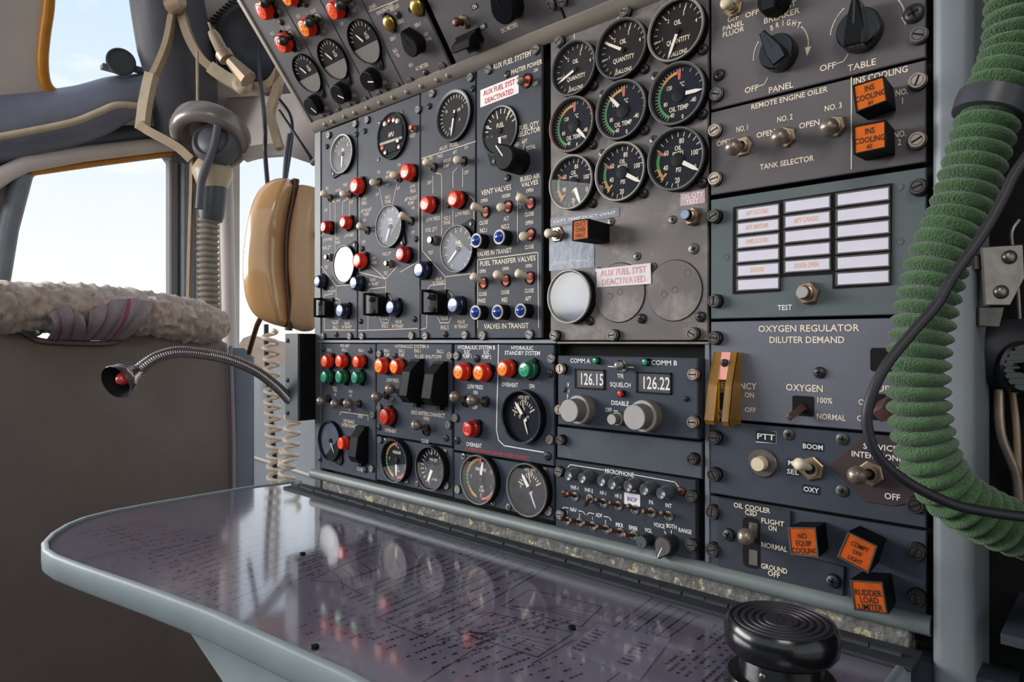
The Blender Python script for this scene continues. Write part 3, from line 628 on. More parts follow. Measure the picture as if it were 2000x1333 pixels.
p = Panel('fuel_control_unit', 'grey fuel panel with the AUX FUEL boost pump switches below a deep gauge', 'control panel', MAIN, 821, 929, vtop(875), (875, 662), 'panel', ink='ink_worn')
p.gauge(883, 225, 101, 'deep-rimmed round gauge with a long white pointer', 'bezel_black', 'dial_brown', .005, .15, ticks=[(-150, 60, 18, .8, .95, .03)], nums=[('0', -150, .6, .14), ('5', 60, .62, .14), ('10', -60, .62, .13)], words=[('AIR', .3, .22, .14), ('F', .35, -.25, .14)], ptr=[(192, -.25, .9, .05)])
p.screws([(842, 182), (916.6, 150.5), (829, 657), (906, 654.6)]); p.screws([(836, 207), (921, 172.5), (867.5, 653.5), (873, 401)], .0034, 'dome', .0024, 'screw_dark')
p.toggle((846.7, 327), (831, 318), nut='slot'); p.toggle((905, 315), (885, 318.5), nut='slot')
p.lamp(828, 398, 34, 'red'); p.lamp(883, 388, 35, 'red', label='large red lamp')
p.button(838, 468.5, 6.5, .010, True, 'blue_face', rn=1.35)
p.gauge(890, 486, 92, 'round fuel gauge with a bluish dial', 'bezel', 'dial_blue', .006, .07, ticks=[(-150, 150, 14, .78, .95, .03)], words=[('FUEL', 0, .3, .16), ('QTY', .1, .08, .14)], ptr=[(228, -.1, .85, .05)], ear=38, glass='glass_mid')
p.lamp(816, 527, 35, 'blue'); p.lamp(883, 596, 36, 'blue', label='blue lamp below the gauge'); p.guard(817, 566, 868, 616, .020, style='loop')
p.t('AUX  FUEL', 876.7, 286, 7.5, 37, 0, .02)
for a in [('ON', 842, 309, 6.5), ('FWD', 860, 305, 7), ('AFT', 889, 297.5, 7), ('ON', 911, 288, 6.5), ('BOOST', 874, 314, 6.5), ('PUMP', 872, 324, 6.5), ('OFF', 839, 357, 7), ('OFF', 911, 337, 7), ('LOW PRESS', 846, 428, 7.5), ('NO 3', 874, 426, 7.5), ('TANK', 873, 435, 7.5), ('LOW PRESS', 903.5, 417, 7.5), ('FUEL QTY', 843, 448.6, 7.5), ('TEST', 841.6, 493.7, 7), ('VALVE', 857, 545, 6), ('IN TRANSIT', 857, 552, 6), ('OPEN', 870, 578, 6), ('CLOSE', 868.6, 622, 6.5), ('ENG 3', 868.6, 640, 8), ('VALVE', 901, 629, 7), ('IN TRANSIT', 901, 638, 7)]: p.t(*a)
for l in [[(824, 310), (929, 276.5)], [(846, 345), (846, 378)], [(853, 338), (863, 341), (863, 460)], [(893, 328), (885, 337), (885, 366)], [(904, 330), (904, 365)], [(885, 412), (885, 440)], [(917, 383), (926, 390), (926, 490)], [(825, 409), (825, 490), (870, 541), (919, 535)], [(870, 541), (870, 569)], [(869, 555), (840, 558), (836, 566)], [(834, 615), (834, 641), (822, 644)]]: p.line(l, 1.6)
p.line([(856, 580), (861, 571), (879, 571), (884, 580)], 1.6); p.line([(855, 620), (860, 631), (877, 631), (882, 620)], 1.6)
p.done()
p = Panel('fuel_control_unit', 'dark AUX FUEL SYSTEM panel with a deactivated sticker and ivory toggles', 'control panel', MAIN, 930, 1059, vtop(995), (990, 662), 'panel', h=.002)
p.t('AUX FUEL SYSTEM', 999, 118, 10.5, 74); p.t('MASTER POWER', 1028, 131, 9, 60); p.t('ON', 1047, 137, 6.5); p.t('OFF', 1046, 163, 7)
p.screws([(952, 135), (1044, 96), (940.7, 655.7), (1032, 653.5)], .0044); p.screws([(988, 144), (989, 347)], .0036, 'dome', .0022, 'steel_dark')
p.tape('', 976, 179, 0, 0, 9, 'white_sticker', 'ink_red', 'warning_sticker', corners=[(938.7, 176.5), (1013.4, 147), (1013.4, 182), (938.7, 210.5)], lines=[('AUX FUEL SYST', 8, 10, 84), ('DEACTIVATED', -8.5, 10, 76)], label='white sticker with red DEACTIVATED lettering')
p.toggle((1028, 158), (1009, 163), mt='ball', nut='slot', red=True, rnut=.007)
p.gauge(974, 254.5, 97, 'round fuel quantity gauge', 'bezel_black', 'dial_brown', .0035, .10, ticks=[(-150, 70, 14, .78, .95, .045), (-70, 40, 3, .6, .95, .05)], nums=[('0', 200, .62, .16), ('2', 40, .6, .16), ('1', -110, .55, .15)], words=[('FUEL', 0, .25, .2), ('QUANTITY', 0, -.35, .15), ('LBS', -.1, -.55, .14), ('1000', 0, -.74, .13)], ptr=[(178, .3, .9, .08)], ear=195)
p.knob((984, 308), .0120, .024, 'tear', -38, ('black', 'black', 'ink_white'), label='black teardrop selector knob')
for a in [('FUEL QTY', 1033, 246, 9.5, 38), ('SELECTOR', 1033, 257.6, 9.5, 44), ('MID', 1009, 282, 7), ('AFT', 1025, 276.5, 7.5), ('TOTAL', 1037, 288, 7.5), ('BLEED AIR', 1035, 347, 9, 38), ('VALVES', 1035, 358.5, 9, 32), ('VENT VALVES', 969, 371.5, 10, 58), ('OPEN', 1035, 372, 7), ('NORM', 989, 382.6, 7), ('OPEN', 946, 392, 7), ('CLOSE', 945, 435, 7.5), ('ALT', 989, 427, 7.5), ('CLOSE', 1034, 418.5, 7.5), ('OPEN', 1034, 435, 7.5), ('CLOSE', 1034, 482.5, 7.5), ('NO.1', 945, 450, 8.5), ('NO.2', 987, 442.5, 8.5), ('VALVES IN TRANSIT', 965, 493, 9, 67), ('FUEL TRANSFER VALVES', 990, 510, 9.5, 108), ('OPEN', 943, 530, 6.5), ('OPEN', 988, 525, 6.5), ('OPEN', 1033, 519.5, 6.5), ('CLOSE', 943, 574.7, 7), ('CLOSE', 987, 571, 7), ('CLOSE', 1034, 568, 7.5), ('FWD', 942, 588, 8.5), ('MID', 986, 586, 8.5), ('AFT', 1032, 583.7, 8.5), ('VALVES IN TRANSIT', 988, 637, 10, 86), ('L', 1016, 398, 5), ('H', 1016, 406, 5)]: p.t(*a)
for l in [[(1009, 288), (1011, 295)], [(1024, 283), (1021, 294)], [(1031, 296), (1027, 301)], [(1011, 375), (1011, 473)], [(933, 640), (933, 508), (1051, 493), (1052, 640)]]: p.line(l)
for b, t_ in [((947.4, 414), (928, 397)), ((991, 404), (970, 409)), ((1035, 397), (1017, 382)), ((1035, 458), (1017, 464.4)), ((943, 553), (925, 538.7)), ((987, 548), (970, 535)), ((1034, 543), (1015, 529.7))]: p.toggle(b, t_, nut='slot', red=True, rnut=.0065)
for q in [(929.4, 470), (974.4, 463), (928, 610.7), (971, 609.6), (1016, 607)]: p.jewel(q[0], q[1], 29)
p.done()
# ------------------------------------------------------------------ oil gauge panel
p = Panel('oil_gauge_unit', 'worn metal panel with nine round oil gauges in three rows', 'gauge panel', MAIN, 1074, 1384, (1200, 22), (1200, 666.7), 'panel_oil')
qt = dict(bez='bezel', dial='dial_brown', dep=.009, rim=.09, hub=.1, ticks=[(-155, -40, 9, .84, .95, .025), (-40, 20, 5, .84, .95, .025), (20, 75, 5, .84, .95, .025), (-100, 20, 3, .72, .95, .04)], nums=[('1', -98, .62, .13), ('2', -38, .62, .14), ('3', 20, .62, .14), ('4', 75, .72, .14), ('0', 205, .72, .14)], words=[('OIL', -.02, .34, .17), ('QUANTITY', 0, -.3, .17), ('GALLONS', 0, -.74, .15)])
for (x, y, d, a, b) in [(1117, 132, 107, -112, 'bezel'), (1210, 94, 116, -58, 'bezel'), (1317, 57, 121, -157, 'bezel_light')]:
    k = dict(qt); k['bez'] = b; p.gauge(x, y, d, 'oil quantity gauge', ptr=[(a, -.02, .95, .055)], **k)
tp = dict(dep=.009, rim=.1, hub=.26, dial='dial', ticks=[(-150, 10, 22, .86, .95, .02), (10, 90, 5, .84, .95, .02)], arcs=[(-152, -52, .76, .86, 1), (-52, -5, .76, .86, 2), (-4, 5, .55, .92, 3)], nums=[('120', -50, .52, .15), ('80', -112, .58, .15), ('40', -158, .72, .16), ('0', 170, .8, .15), ('-40', 118, .62, .16)], words=[('°C', .12, .36, .16), ('OIL TEMP', -.02, -.46, .17)])
for (x, y, d, a, b) in [(1113.6, 242, 107, 137, 'bezel_rust'), (1210, 213.5, 115, -42, 'bezel'), (1319, 181.7, 121, 92, 'bezel')]:
    p.gauge(x, y, d, 'oil temperature gauge with green and orange arcs', b, ptr=[(a, .28, .9, .07)], **tp)
pp = dict(dep=.009, rim=.09, hub=.24, dial='dial', ticks=[(180, 255, 6, .82, .95, .025), (-60, 75, 10, .82, .95, .03)], arcs=[(-130, -106, .74, .86, 2), (-106, -66, .74, .86, 1), (-68, -60, .62, .9, 3), (-134, -128, .6, .9, 2)], nums=[('0', 118, .74, .17), ('20', 182, .70, .18), ('40', -112, .52, .18), ('60', -55, .56, .18), ('80', 12, .66, .18), ('100', 76, .64, .18)], words=[('OIL', 0, .42, .16), ('PRESS', 0, .22, .16), ('PSI', .02, -.34, .16)])
for (x, y, d, a, b) in [(1112.6, 355.4, 105, 158, 'bezel_light'), (1208, 334.7, 114, 121, 'bezel_light'), (1317, 309.7, 122, 122, 'bezel')]:
    p.gauge(x, y, d, 'oil pressure gauge', b, ptr=[(a, .25, .95, .075)], **pp)
p.screws([(1089, 80), (1218, 21), (1080, 656), (1194, 655), (1350, 652)], .0046, 'slot', .006)
p.screws([(1157.5, 165.6), (1256.6, 133), (1370.5, 95), (1369.6, 221.7), (1155, 282), (1256.6, 252.8), (1369, 356), (1254, 377), (1154, 396.8), (1250, 622.6), (1365.5, 619), (1149, 626.8)], .0042, 'dome', .0032, 'screw_dark')
p.screws([(1175, 183), (1277, 147.5), (1174, 298.5), (1274, 271.8), (1312, 429), (1242.7, 500.8), (1192, 432.6), (1167, 529), (1274, 520.7)], .0034, 'flat', .0018, 'steel_dark'); p.screws([(1353, 486)], .0044, 'flat', .0018, 'steel_dark')
p.inkmats[0] = 'ink'; p.t('1', 1122, 70, 13); p.t('2', 1206.6, 36, 13)
p.tape('', 1353, 387, 48, 26, 9, 'pink_sticker', 'ink_white', 'label_sticker', lines=[('OIL QTY', 5, 9, 46), ('TEST', -7, 9, 26)])
p.button(1337, 419, 9, .015, True, 'blue_face', 'push button with a hex nut for the oil quantity test', 1.75)
p.tape('CKPT TEMP DUCT OVHT', 1140, 425, 134, 17, 5.5, 'panel_ox', 'ink_white', tw=150)
p.tape('', 1116, 484, 88, 84, 6, 'duct_plate', 'ink_white', 'metal_label', lines=[('CKPT DUCT TEMP IND', -28, 5.5, 92)], label='reflective metal label plate')
p.toggle((1088, 458), (1067, 455.6), rnut=.0068, L=.015)
p.legend([(1118, 431), (1148.5, 427), (1149, 466), (1117, 471)], .032, [('DUCT', 8.2, .27), ('OVER', 8.2, 0), ('HEAT', 8.2, -.27)], 9, label='orange DUCT OVER HEAT legend lamp')
p.gauge(1109, 579.6, 104, 'round instrument with a white reflecting glass', 'bezel_light', 'dial_blue', .010, .10, hub=0, glass='glass_bright')
for (x, y, d) in [(1210, 572, 116), (1317, 568, 119)]:
    r = d / 2 * p.mpp(x, y); o = p.part('blanking_disc', MB().lathe([(r, 0), (r, .0008), (r * .985, .0012), (0, .0012)], 44).mesh('blanking_disc', 'panel_oil', 30), x, y, 0)
    link('disc_groove', MB().lathe([(r * 1.02, .0001), (r * 1.0, .0003)], 44).mesh('disc_groove', 'void', 0), o)
    for (a, b) in [(.05, .02), (.5, .55), (-.35, -.1)]: link('plugged_hole', MB().lathe([(.0028, .0012), (.0026, .0015), (.0022, .0013), (0, .0013)], 12).mesh('plugged_hole', 'panel_oil', 20), o, T(a * r, b * r, 0))
p.tape('', 1220, 539, 0, 0, 9, 'worn_sticker', 'ink_red_worn', 'warning_sticker', corners=[(1168, 526), (1273, 514.5), (1274, 555), (1168, 562)], lines=[('AUX FUEL SYST', 9, 12, 104), ('DEACTIVATED', -9, 12, 100)], label='faded white sticker with worn red lettering', z=.0016)
p.done()
# ================================================================== lower row
def L(px, py): return (px, py)
p = Panel('fuel_heat_control_unit', 'small grey FUEL HEAT panel with red over green lamps', 'control panel', MAIN, 624, 734, (680, 671), (680, 928), 'panel_blue', ink='ink_worn')
for q in [(632, 706), (660, 706), (693.6, 707)]: p.lamp(q[0], q[1], 27, 'red', face='red_face')
for q in [(631, 737), (660, 737), (691, 738)]: p.lamp(q[0], q[1], 27, 'green')
for b, t_ in [((641, 779), (617, 792)), ((668, 786), (645.6, 798)), ((701, 789), (672, 783))]: p.toggle(b, t_, 'ball', .020, nut='slot')
p.gauge(641, 862, 77, 'round gauge with a pale reflecting glass', 'bezel_black', 'dial_blue', .006, .06, ptr=[(150, -.1, .7, .03)], glass='glass_bright', ear=140)
p.lamp(664, 867, 26, 'red', h=.012); p.guard(683, 838, 717, 900, .018)
p.screws([(723.6, 916), (726, 811.6)]); p.screws([(720, 685.6), (711.6, 919.6), (629, 683), (623, 898)], .0034, 'dome', .0024, 'screw_dark')
for a in [('FUEL HEAT', 674, 675.5, 6), ('ENG 1', 644, 684, 6), ('ENG 2', 673, 684, 6), ('ENG 3', 705.6, 685, 6), ('VALVE', 654, 757, 5), ('OPEN', 655, 763, 5), ('ON', 655, 771, 5), ('OPEN', 685, 765, 5), ('ON', 685, 773, 5), ('OFF', 683, 801, 6), ('OPEN', 704, 814, 6), ('HYD BRAKE', 681.6, 823.6, 6.5), ('INTERCONNECT', 683, 832, 6.5), ('CLOSE', 703, 917, 6.5)]: p.t(*a)
p.line([(664, 811), (666, 805), (719, 812), (719, 822)]); p.done()
p = Panel('hydraulic_control_unit', 'grey HYDRAULIC SYSTEM A panel with two black switch guards', 'control panel', MAIN, 735, 883, (800, 671), (734, 850), 'panel_blue', ink='ink_worn')
for q in [(738, 715.6), (768, 717)]: p.lamp(q[0], q[1], 32, 'red', face='orange_face')
p.toggle((753.6, 772), (725, 775.6), 'ball', .020, nut='slot'); p.toggle((781, 767), (756, 757.6), 'ball', .020, nut='slot'); p.toggle((831.6, 840), (806, 827), 'ball', .020, nut='slot', rnut=.007)
p.guard(785, 706, 824, 785, .024); p.guard(828, 711, 871, 790, .024)
p.lamp(748, 815, 34, 'red_deep', h=.013)
p.screws([(739, 691.6), (877, 695), (735.6 + 3, 797), (873.6, 831)]); p.screws([(769, 696), (738, 835.6), (869, 857)], .0036, 'dome', .0024, 'screw_dark')
for a in [('HYDRAULIC SYSTEM A', 804, 677, 6.5, 66), ('ENG 1', 756, 685.6, 6.5), ('PUMP', 756, 693.5, 6.5), ('ENG 2', 785, 686, 6.5), ('PUMP', 785, 694, 6.5), ('ENG 1', 816, 685.6, 7), ('ENG 2', 860, 687, 7), ('FLUID SHUTOFF', 836, 697, 7, 52), ('LOW PRESS', 767, 743, 7), ('OFF', 765, 780, 6.5), ('OVERHEAT', 763, 841.6, 7), ('GRD INTERCONNECT', 835, 809, 7.5, 66), ('OPEN', 833, 818, 6.5), ('CLOSE', 830, 862, 7)]: p.t(*a)
p.done()
p = Panel('hydraulic_gauge_unit', 'grey panel with two round hydraulic gauges left of the other gauge pair', 'gauge panel', MAIN, 735, 885, (735, 852), (800, 953), 'panel_blue')
hp = dict(dial='dial', dep=.009, rim=.09, hub=.16, arcs=[(-160, -120, .8, .92, 2), (-120, -75, .8, .92, 1), (-75, -10, .8, .92, 2), (-8, 2, .7, .95, 3), (125, 178, .8, .92, 3)], ticks=[(-160, 0, 16, .84, .95, .025)], nums=[('4', 10, .7, .15), ('3', -85, .62, .15), ('2', 180, .7, .15), ('1', 110, .7, .14), ('0', 60, .75, .14)], words=[('PRESSURE', 0, .42, .14), ('PSI', .05, -.35, .12), ('X 1000', .05, -.5, .1)])
hq = dict(dial='dial', dep=.009, rim=.09, hub=.12, ticks=[(-70, 60, 11, .5, .62, .03), (-70, 60, 3, .4, .64, .05)], words=[('HYD QTY', 0, .78, .13), ('US GAL', .02, .64, .09), ('F', .02, .3, .14), ('E', -.5, .05, .12)])
p.gauge(767, 901.6, 83, 'hydraulic pressure gauge', 'bezel_black', ptr=[(180, .2, .78, .07)], **hp)
p.gauge(837.6, 916, 85, 'hydraulic quantity gauge', 'bezel_black', dial='dial', dep=.009, rim=.08, hub=.12, ticks=[(-160, 40, 14, .72, .9, .035)], nums=[('5', -100, .55, .14), ('0', -10, .7, .14), ('1', 45, .7, .14)], words=[('HYD QTY', .05, .4, .13), ('U.S. GAL', .1, -.55, .1)], ptr=[(205, -.1, .8, .09)])
p.screws([(870, 951 - 2), (740, 860)], .0040); p.screws([(750, 863), (867.6, 885), (792, 940), (812, 946)], .0034, 'flat', .002, 'steel_dark'); p.done()
p = Panel('hydraulic_control_unit', 'grey HYDRAULIC SYSTEM B panel with standby gauge and one green lamp', 'control panel', MAIN, 886, 1083, (985, 672), (888, 881), 'panel_blue', ink='ink_white')
for q in [(894, 727), (933, 728.4), (980, 721)]: p.lamp(q[0], q[1], 36, 'red', face='orange_face', h=.014)
p.lamp(1022.5, 722.7, 36, 'green', h=.014, label='green ON lamp'); p.lamp(911, 839.6, 34, 'red_deep', h=.014, label='red overheat lamp')
p.toggle((908.5, 785), (884, 770), 'ball', .018, nut='slot', rnut=.006); p.toggle((947, 785), (918.4, 774), 'ball', .02, nut='slot', rnut=.006)
p.gauge(1015, 815, 104, 'standby hydraulic quantity gauge', 'bezel_black', ptr=[(-38, -.25, .72, .08), (160, .1, .75, .03)], **{**hq, 'words': hq['words'] + [('STANDBY', 0, -.02, .12)]})
p.screws([(890, 695.6), (1075, 701), (887, 817), (1072, 859.5)]); p.screws([(928.4, 701), (1071, 730), (890, 861), (1066.7, 892)], .0040, 'dome', .0026, 'screw_dark')
for a in [('HYDRAULIC SYSTEM B', 930, 679, 7.5, 72), ('ELEC', 913, 688, 7.5), ('PUMP 1', 913, 696.5, 7.5), ('ELEC', 950.6, 688.5, 7.5), ('PUMP 2', 950.6, 697.5, 7.5), ('HYDRAULIC', 1020, 680, 7.5, 43), ('STANDBY SYSTEM', 1020, 690, 8, 69), ('LOW PRESS', 928.4, 756, 8), ('ON', 929, 767, 7), ('OFF', 928, 796, 7.5), ('OVERHEAT', 996, 752, 8), ('ON', 1039, 754.5, 8), ('OVERHEAT', 925.6, 869.5, 8)]: p.t(*a)
p.t('STANDBY HYD AND BRAKE INTERCONNECT', 969, 885.5, 5.5, 124, 1)
p.line([(974, 674), (970, 840), (974, 860), (985, 871), (1062, 884)], 2.0); p.done()
p = Panel('hydraulic_gauge_unit', 'grey panel with two round hydraulic gauges beside the microphone panel', 'gauge panel', MAIN, 886, 1082, (888, 883), (1000, 1001), 'panel_blue')
p.gauge(931, 938, 96, 'hydraulic pressure gauge with coloured arcs', 'bezel', ptr=[(12, .2, .8, .07)], **hp)
p.gauge(1027, 958, 104, 'hydraulic quantity gauge', 'bezel', ptr=[(-35, -.2, .7, .08), (155, .1, .8, .03)], **hq)
p.screws([(892, 957), (1069.5, 999)], .0042); p.screws([(903, 893), (961, 983.5), (991, 992), (1062, 922)], .0036, 'flat', .002, 'steel_dark'); p.done()
# ------------------------------------------------------------------ radio
p = Panel('radio_tuning_unit', 'blue-grey radio tuning panel showing 126.15 and 126.22', 'radio panel', MAIN, 1088, 1365, (1220, 696), (1220, 845), 'panel_blue', th=.012, h=.006, ink='ink_white', bev=.001)
def rbox(px0, px1, py0, py1, st, lab):
    a = p.loc(px0, (py0 + py1) / 2)[0]; b = p.loc(px1, (py0 + py1) / 2)[0]; c = p.loc((px0 + px1) / 2, py1)[1]; d = p.loc((px0 + px1) / 2, py0)[1]
    w, h_ = b - a, d - c; mb = MB(); t_ = .0012
    for (cx, cy, ww, hh) in [(0, h_ / 2, w + t_, t_), (0, -h_ / 2, w + t_, t_), (-w / 2, 0, t_, h_ + t_), (w / 2, 0, t_, h_ + t_)]: mb.box((cx, cy, .0006), (ww, hh, .0012), 0)
    o = link('display_window', mb.mesh('display_window', 'black', 0), p.root, T((a + b) / 2, (c + d) / 2, 0)); tag(o, lab)
    link('display_face', MB().box((0, 0, .0002), (w, h_, .0004), 0).mesh('display_face', 'display', 0), o)
    mb = MB(); text(mb, st, w * .06, 0, h_ * .62, .0006, 0, w * .82); link('digits', mb.mesh('digits', 'ink_white', 0), o)
    link('glass', MB().box((0, 0, .0010), (w, h_, .0001), 0).mesh('glass', 'glass_mid', 0), o)
rbox(1125, 1181, 723, 759, '126.15', 'frequency window reading 126.15'); rbox(1245, 1311, 729, 768, '126.22', 'frequency window reading 126.22')
p.knob((1110.5, 803), .0125, .022, 'stack', 0, ('knob_side', 'knob_grey'), 'large grey stacked knob'); p.knob((1238, 816), .0128, .022, 'stack', 0, ('knob_side', 'knob_grey'), 'large grey stacked knob')
p.knob((1194, 820), .0056, .014, 'stack', 0, ('knob_side', 'knob_grey'), 'small grey volume knob')
for q in [(1161, 705), (1258, 707.7)]: p.lamp(q[0], q[1], 13, 'green', h=.005)
p.lamp(1209.5, 770, 13, 'red_deep', h=.005); p.toggle((1216, 717), (1209, 717), 'bat', .012, 'ring', mt='steel', rnut=.0048)
for a in [('COMM A', 1133, 705, 8.5, 38), ('COMM B', 1297, 709, 9, 50), ('TFR', 1212, 735, 8.5), ('SQUELCH', 1212, 752, 8.5, 40), ('DISABLE', 1211, 788, 8.5, 34), ('OFF', 1189, 801, 8), ('V', 1110, 752, 8.5), ('H', 1110, 764, 8.5), ('F', 1109, 775, 8.5)]: p.t(*a)
for l in [[(1188, 716), (1199, 717)], [(1223, 717), (1237, 718)], [(1199, 803), (1206, 803)]]: p.line(l, 1.8)
p.ink.arc(0, 360, .0042, .0047, p.lz, 0, 24) if 0 else None
p.screws([(1092.5, 721), (1090, 801), (1352, 732), (1351, 825.6)], .0045, 'slot', .006, 'brass'); p.screws([(1102, 762.6), (1338, 779.7)], .0022, 'dome', .002, 'screw_dark'); p.done()
p = Panel('blanking_unit', 'scuffed plain grey blanking panel under the radio', 'panel', MAIN, 1087, 1372, (1220, 847), (1220, 915), 'panel_slab')
p.screws([(1088 + 4, 860.7), (1350, 898)], .0044, 'slot', .006, 'steel_dark'); p.done()
p = Panel('microphone_selector_unit', 'dark grey MICROPHONE selector panel with two rows of copper toggles', 'audio panel', MAIN, 1084, 1360, (1220, 917), (1220, 1064), 'panel_dark', th=.006, h=.002, ink='ink_white')
for f_ in [(1109.5, 930), (1136.5, 935), (1174, 941), (1194.5, 947), (1226, 951), (1257.5, 958), (1290.5, 965.5)]:
    mb = MB(); r = .0056; mb.lathe([(r, 0), (r, .006), (r * .86, .008), (r * .86, .0115), (r * .7, .0128), (r * .35, .0124), (0, .0118)], 18, 0); p.part('push_button', mb.mesh('push_button', 'mic_button', 60), f_[0], f_[1], .0125)
for b, t_ in [((1123, 971), (1111, 964.5)), ((1152, 975), (1138, 988)), ((1179, 983.5), (1169, 977)), ((1207.7, 989), (1198, 982.5)), ((1240, 996), (1228, 988)), ((1272.5, 1002), (1259, 998)), ((1306, 1008.7), (1294, 1001.5)), ((1107, 1017.7), (1096, 1014)), ((1132, 1021), (1119, 1015)), ((1158, 1028.5), (1144.6, 1020.4)), ((1184, 1034.8), (1171, 1027.6)), ((1212, 1041), (1198.7, 1034)), ((1238, 1047), (1224.8, 1043))]: p.toggle(b, t_, 'mini', .011, 'ring', rnut=.0040)
p.tape('INOP', 1235, 976, 31, 23, 9, 'white_sticker', 'ink_blue', 'paper_label', label='small white paper tag with blue handwriting')
for a in [('MICROPHONE', 1209.5, 924, 8.5, 56), ('VHF-1', 1122.7, 953, 7.5), ('VHF-2', 1150, 958, 7.5), ('HF-1', 1178.5, 963.5, 7.5), ('HF-2', 1207.7, 969.4, 7.5), ('PA', 1272, 981.6, 8), ('INT', 1306, 988, 8), ('NAV', 1120, 996, 7.5), ('1', 1108, 1002, 6.5), ('2', 1132, 1007, 6.5), ('ADF', 1170, 1007, 7.5), ('1', 1157.5, 1013, 6.5), ('2', 1183, 1019.5, 6.5), ('MKR', 1210, 1025.8, 8), ('EMER', 1237, 1032, 8), ('VOL', 1266.7, 1036.6, 8), ('VOICE', 1287.8, 1026.7, 8), ('BOTH', 1311.8, 1028.5, 8), ('RANGE', 1338, 1037.5, 8)]: p.t(*a)
for l in [[(1109.5, 913), (1114, 908), (1180, 918.6)], [(1237.4, 927.6), (1318.4, 942), (1325.6, 951)], [(1099, 994), (1102, 991), (1110, 993)], [(1130, 998), (1139, 1000), (1143, 1005)], [(1147, 1006), (1150, 1002), (1160, 1004)], [(1180, 1009), (1190, 1011), (1194, 1017)], [(1298, 1038), (1303, 1049)], [(1311.5, 1037), (1311.5, 1045)]]: p.line(l, 1.4)
p.knob((1252, 1060), .0052, .012, 'round', 200, ('rubber', 'panel_slab', 'panel_slab'), 'small black volume knob'); p.knob((1294, 1068), .0075, .013, 'tear', 205, ('rubber', 'steel_dark', 'ink_white'), 'pointed selector knob with a white line')
p.screws([(1089.5, 922), (1349, 971), (1348, 1066), (1092, 1006)], .0044, 'slot', .004, 'steel_dark'); p.screws([(1329, 961), (1100.5, 965)], .0034, 'dome', .0024, 'copper'); p.done()
# ================================================================== right column
RC = dict()
p = Panel('lighting_control_unit', 'grey lighting panel with PANEL and TABLE dimmer knobs', 'control panel', MAIN, 1387, 1810, (1600, -120), (1600, 164), 'panel_upper')
p.knob((1506, 92), .0125, .018, 'pointer', -28, ('black_gloss', 'panel_dark', 'panel_dark'), 'black dimmer knob for the panel lights'); p.knob((1667, 46), .0135, .018, 'pointer', 2, ('black_gloss', 'black', 'panel_dark'), 'black dimmer knob for the table lights')
p.toggle((1432, 16), (1414, 4), 'bat', .016, 'hex', mt='ivory', rnut=.0065); p.knob((1500, -12), .011, .016, 'pointer', 0)
for a in [('OFF', 1432, 36, 9.5, 21), ('PANEL', 1432, 50.6, 9.5, 41), ('FLUOR', 1432, 62.5, 9.5, 41), ('OFF', 1469, 26.4, 10, 26), ('CIRCUIT', 1526, 15, 11, 56), ('BREAKER', 1526, 31, 11, 69), ('OFF', 1468, 174, 11, 26), ('PANEL', 1525, 171, 11.5, 47), ('OFF', 1617, 130.5, 12, 31), ('TABLE', 1683, 127, 12.5, 54)]: p.t(*a)
def arctext(st, c, rad, a0, a1, cap):
    x, y = p.loc(*c); k = p.mpp(*c)
    for i, ch in enumerate(st):
        a = math.radians(a0 + (a1 - a0) * i / (len(st) - 1)); text(p.ink, ch, x + math.sin(a) * rad, y + math.cos(a) * rad, cap * k, p.lz, 0, None, -a * .5)
def arcarrow(c, rad, a0, a1, head):
    x, y = p.loc(*c); q = [(x + math.sin(math.radians(a0 + (a1 - a0) * i / 14)) * rad, y + math.cos(math.radians(a0 + (a1 - a0) * i / 14)) * rad) for i in range(15)]
    p.ink.strip(q, .0008, p.lz, 0)
    if head:
        e_ = Vector(q[-1]); d = (e_ - Vector(q[-2])).normalized(); n_ = Vector((-d.y, d.x)); b1, b2, tpx = e_ - n_ * .0022, e_ + n_ * .0022, e_ + d * .006
        p.ink.add([(b1.x, b1.y, p.lz), (tpx.x, tpx.y, p.lz), (b2.x, b2.y, p.lz)], [(0, 1, 2)], 0)
arctext('BRIGHT', (1524, 100), .0195, -18, 42, 10.5); arcarrow((1524, 100), .0195, 50, 98, True); arcarrow((1524, 100), .0195, -92, -55, False)
arctext('BRIGHT', (1692, 56), .0225, -18, 42, 11); arcarrow((1692, 56), .0225, 42, 88, True); arcarrow((1692, 56), .0225, -82, -38, False)
for l in [[(1482, 20), (1494, 16), (1500, 6)], [(1481, 169), (1493, 165), (1500, 152)], [(1633, 125), (1648, 120), (1656, 107)]]: p.line(l, 1.6)
p.screws([(1402, 145)], .0044, 'dome', .003, 'screw_dark'); p.screws([(1783, 24)], .0060, 'dome', .003, 'screw_dark'); p.screws([(1396.5, 183), (1793, 66.7)], .0050, 'slot', .004); p.done()
p = Panel('oiler_control_unit', 'grey REMOTE ENGINE OILER panel with three ball toggles and INS COOLING lamps', 'control panel', MAIN, 1387, 1810, (1600, 166.5), (1600, 350), 'panel_upper')
for a in [('REMOTE ENGINE OILER', 1539, 192.5, 10, 148), ('NO. 1', 1450.5, 251, 10.5, 24), ('NO. 2', 1533, 231, 10.5, 30), ('NO. 3', 1627.6, 209, 11, 34), ('OPEN', 1416, 278, 10, 32), ('OPEN', 1496, 261, 10.5, 36), ('OPEN', 1581, 242.5, 11, 40), ('TANK SELECTOR', 1535.6, 318, 10.5, 104), ('INS COOLING', 1719, 147, 12, 106), ('NO.', 1761, 180, 12, 24), ('1', 1763, 197, 12), ('NO.', 1757.5, 262, 12, 24), ('2', 1757, 278, 12)]: p.t(*a)
p.line([(1663, 152), (1663, 330)], 2.0)
for b, t_ in [((1450.5, 286), (1423, 288.7)), ((1534, 268), (1508, 270)), ((1630, 247), (1601, 248.4))]: p.toggle(b, t_, 'ball', .021, 'hex', .0068)
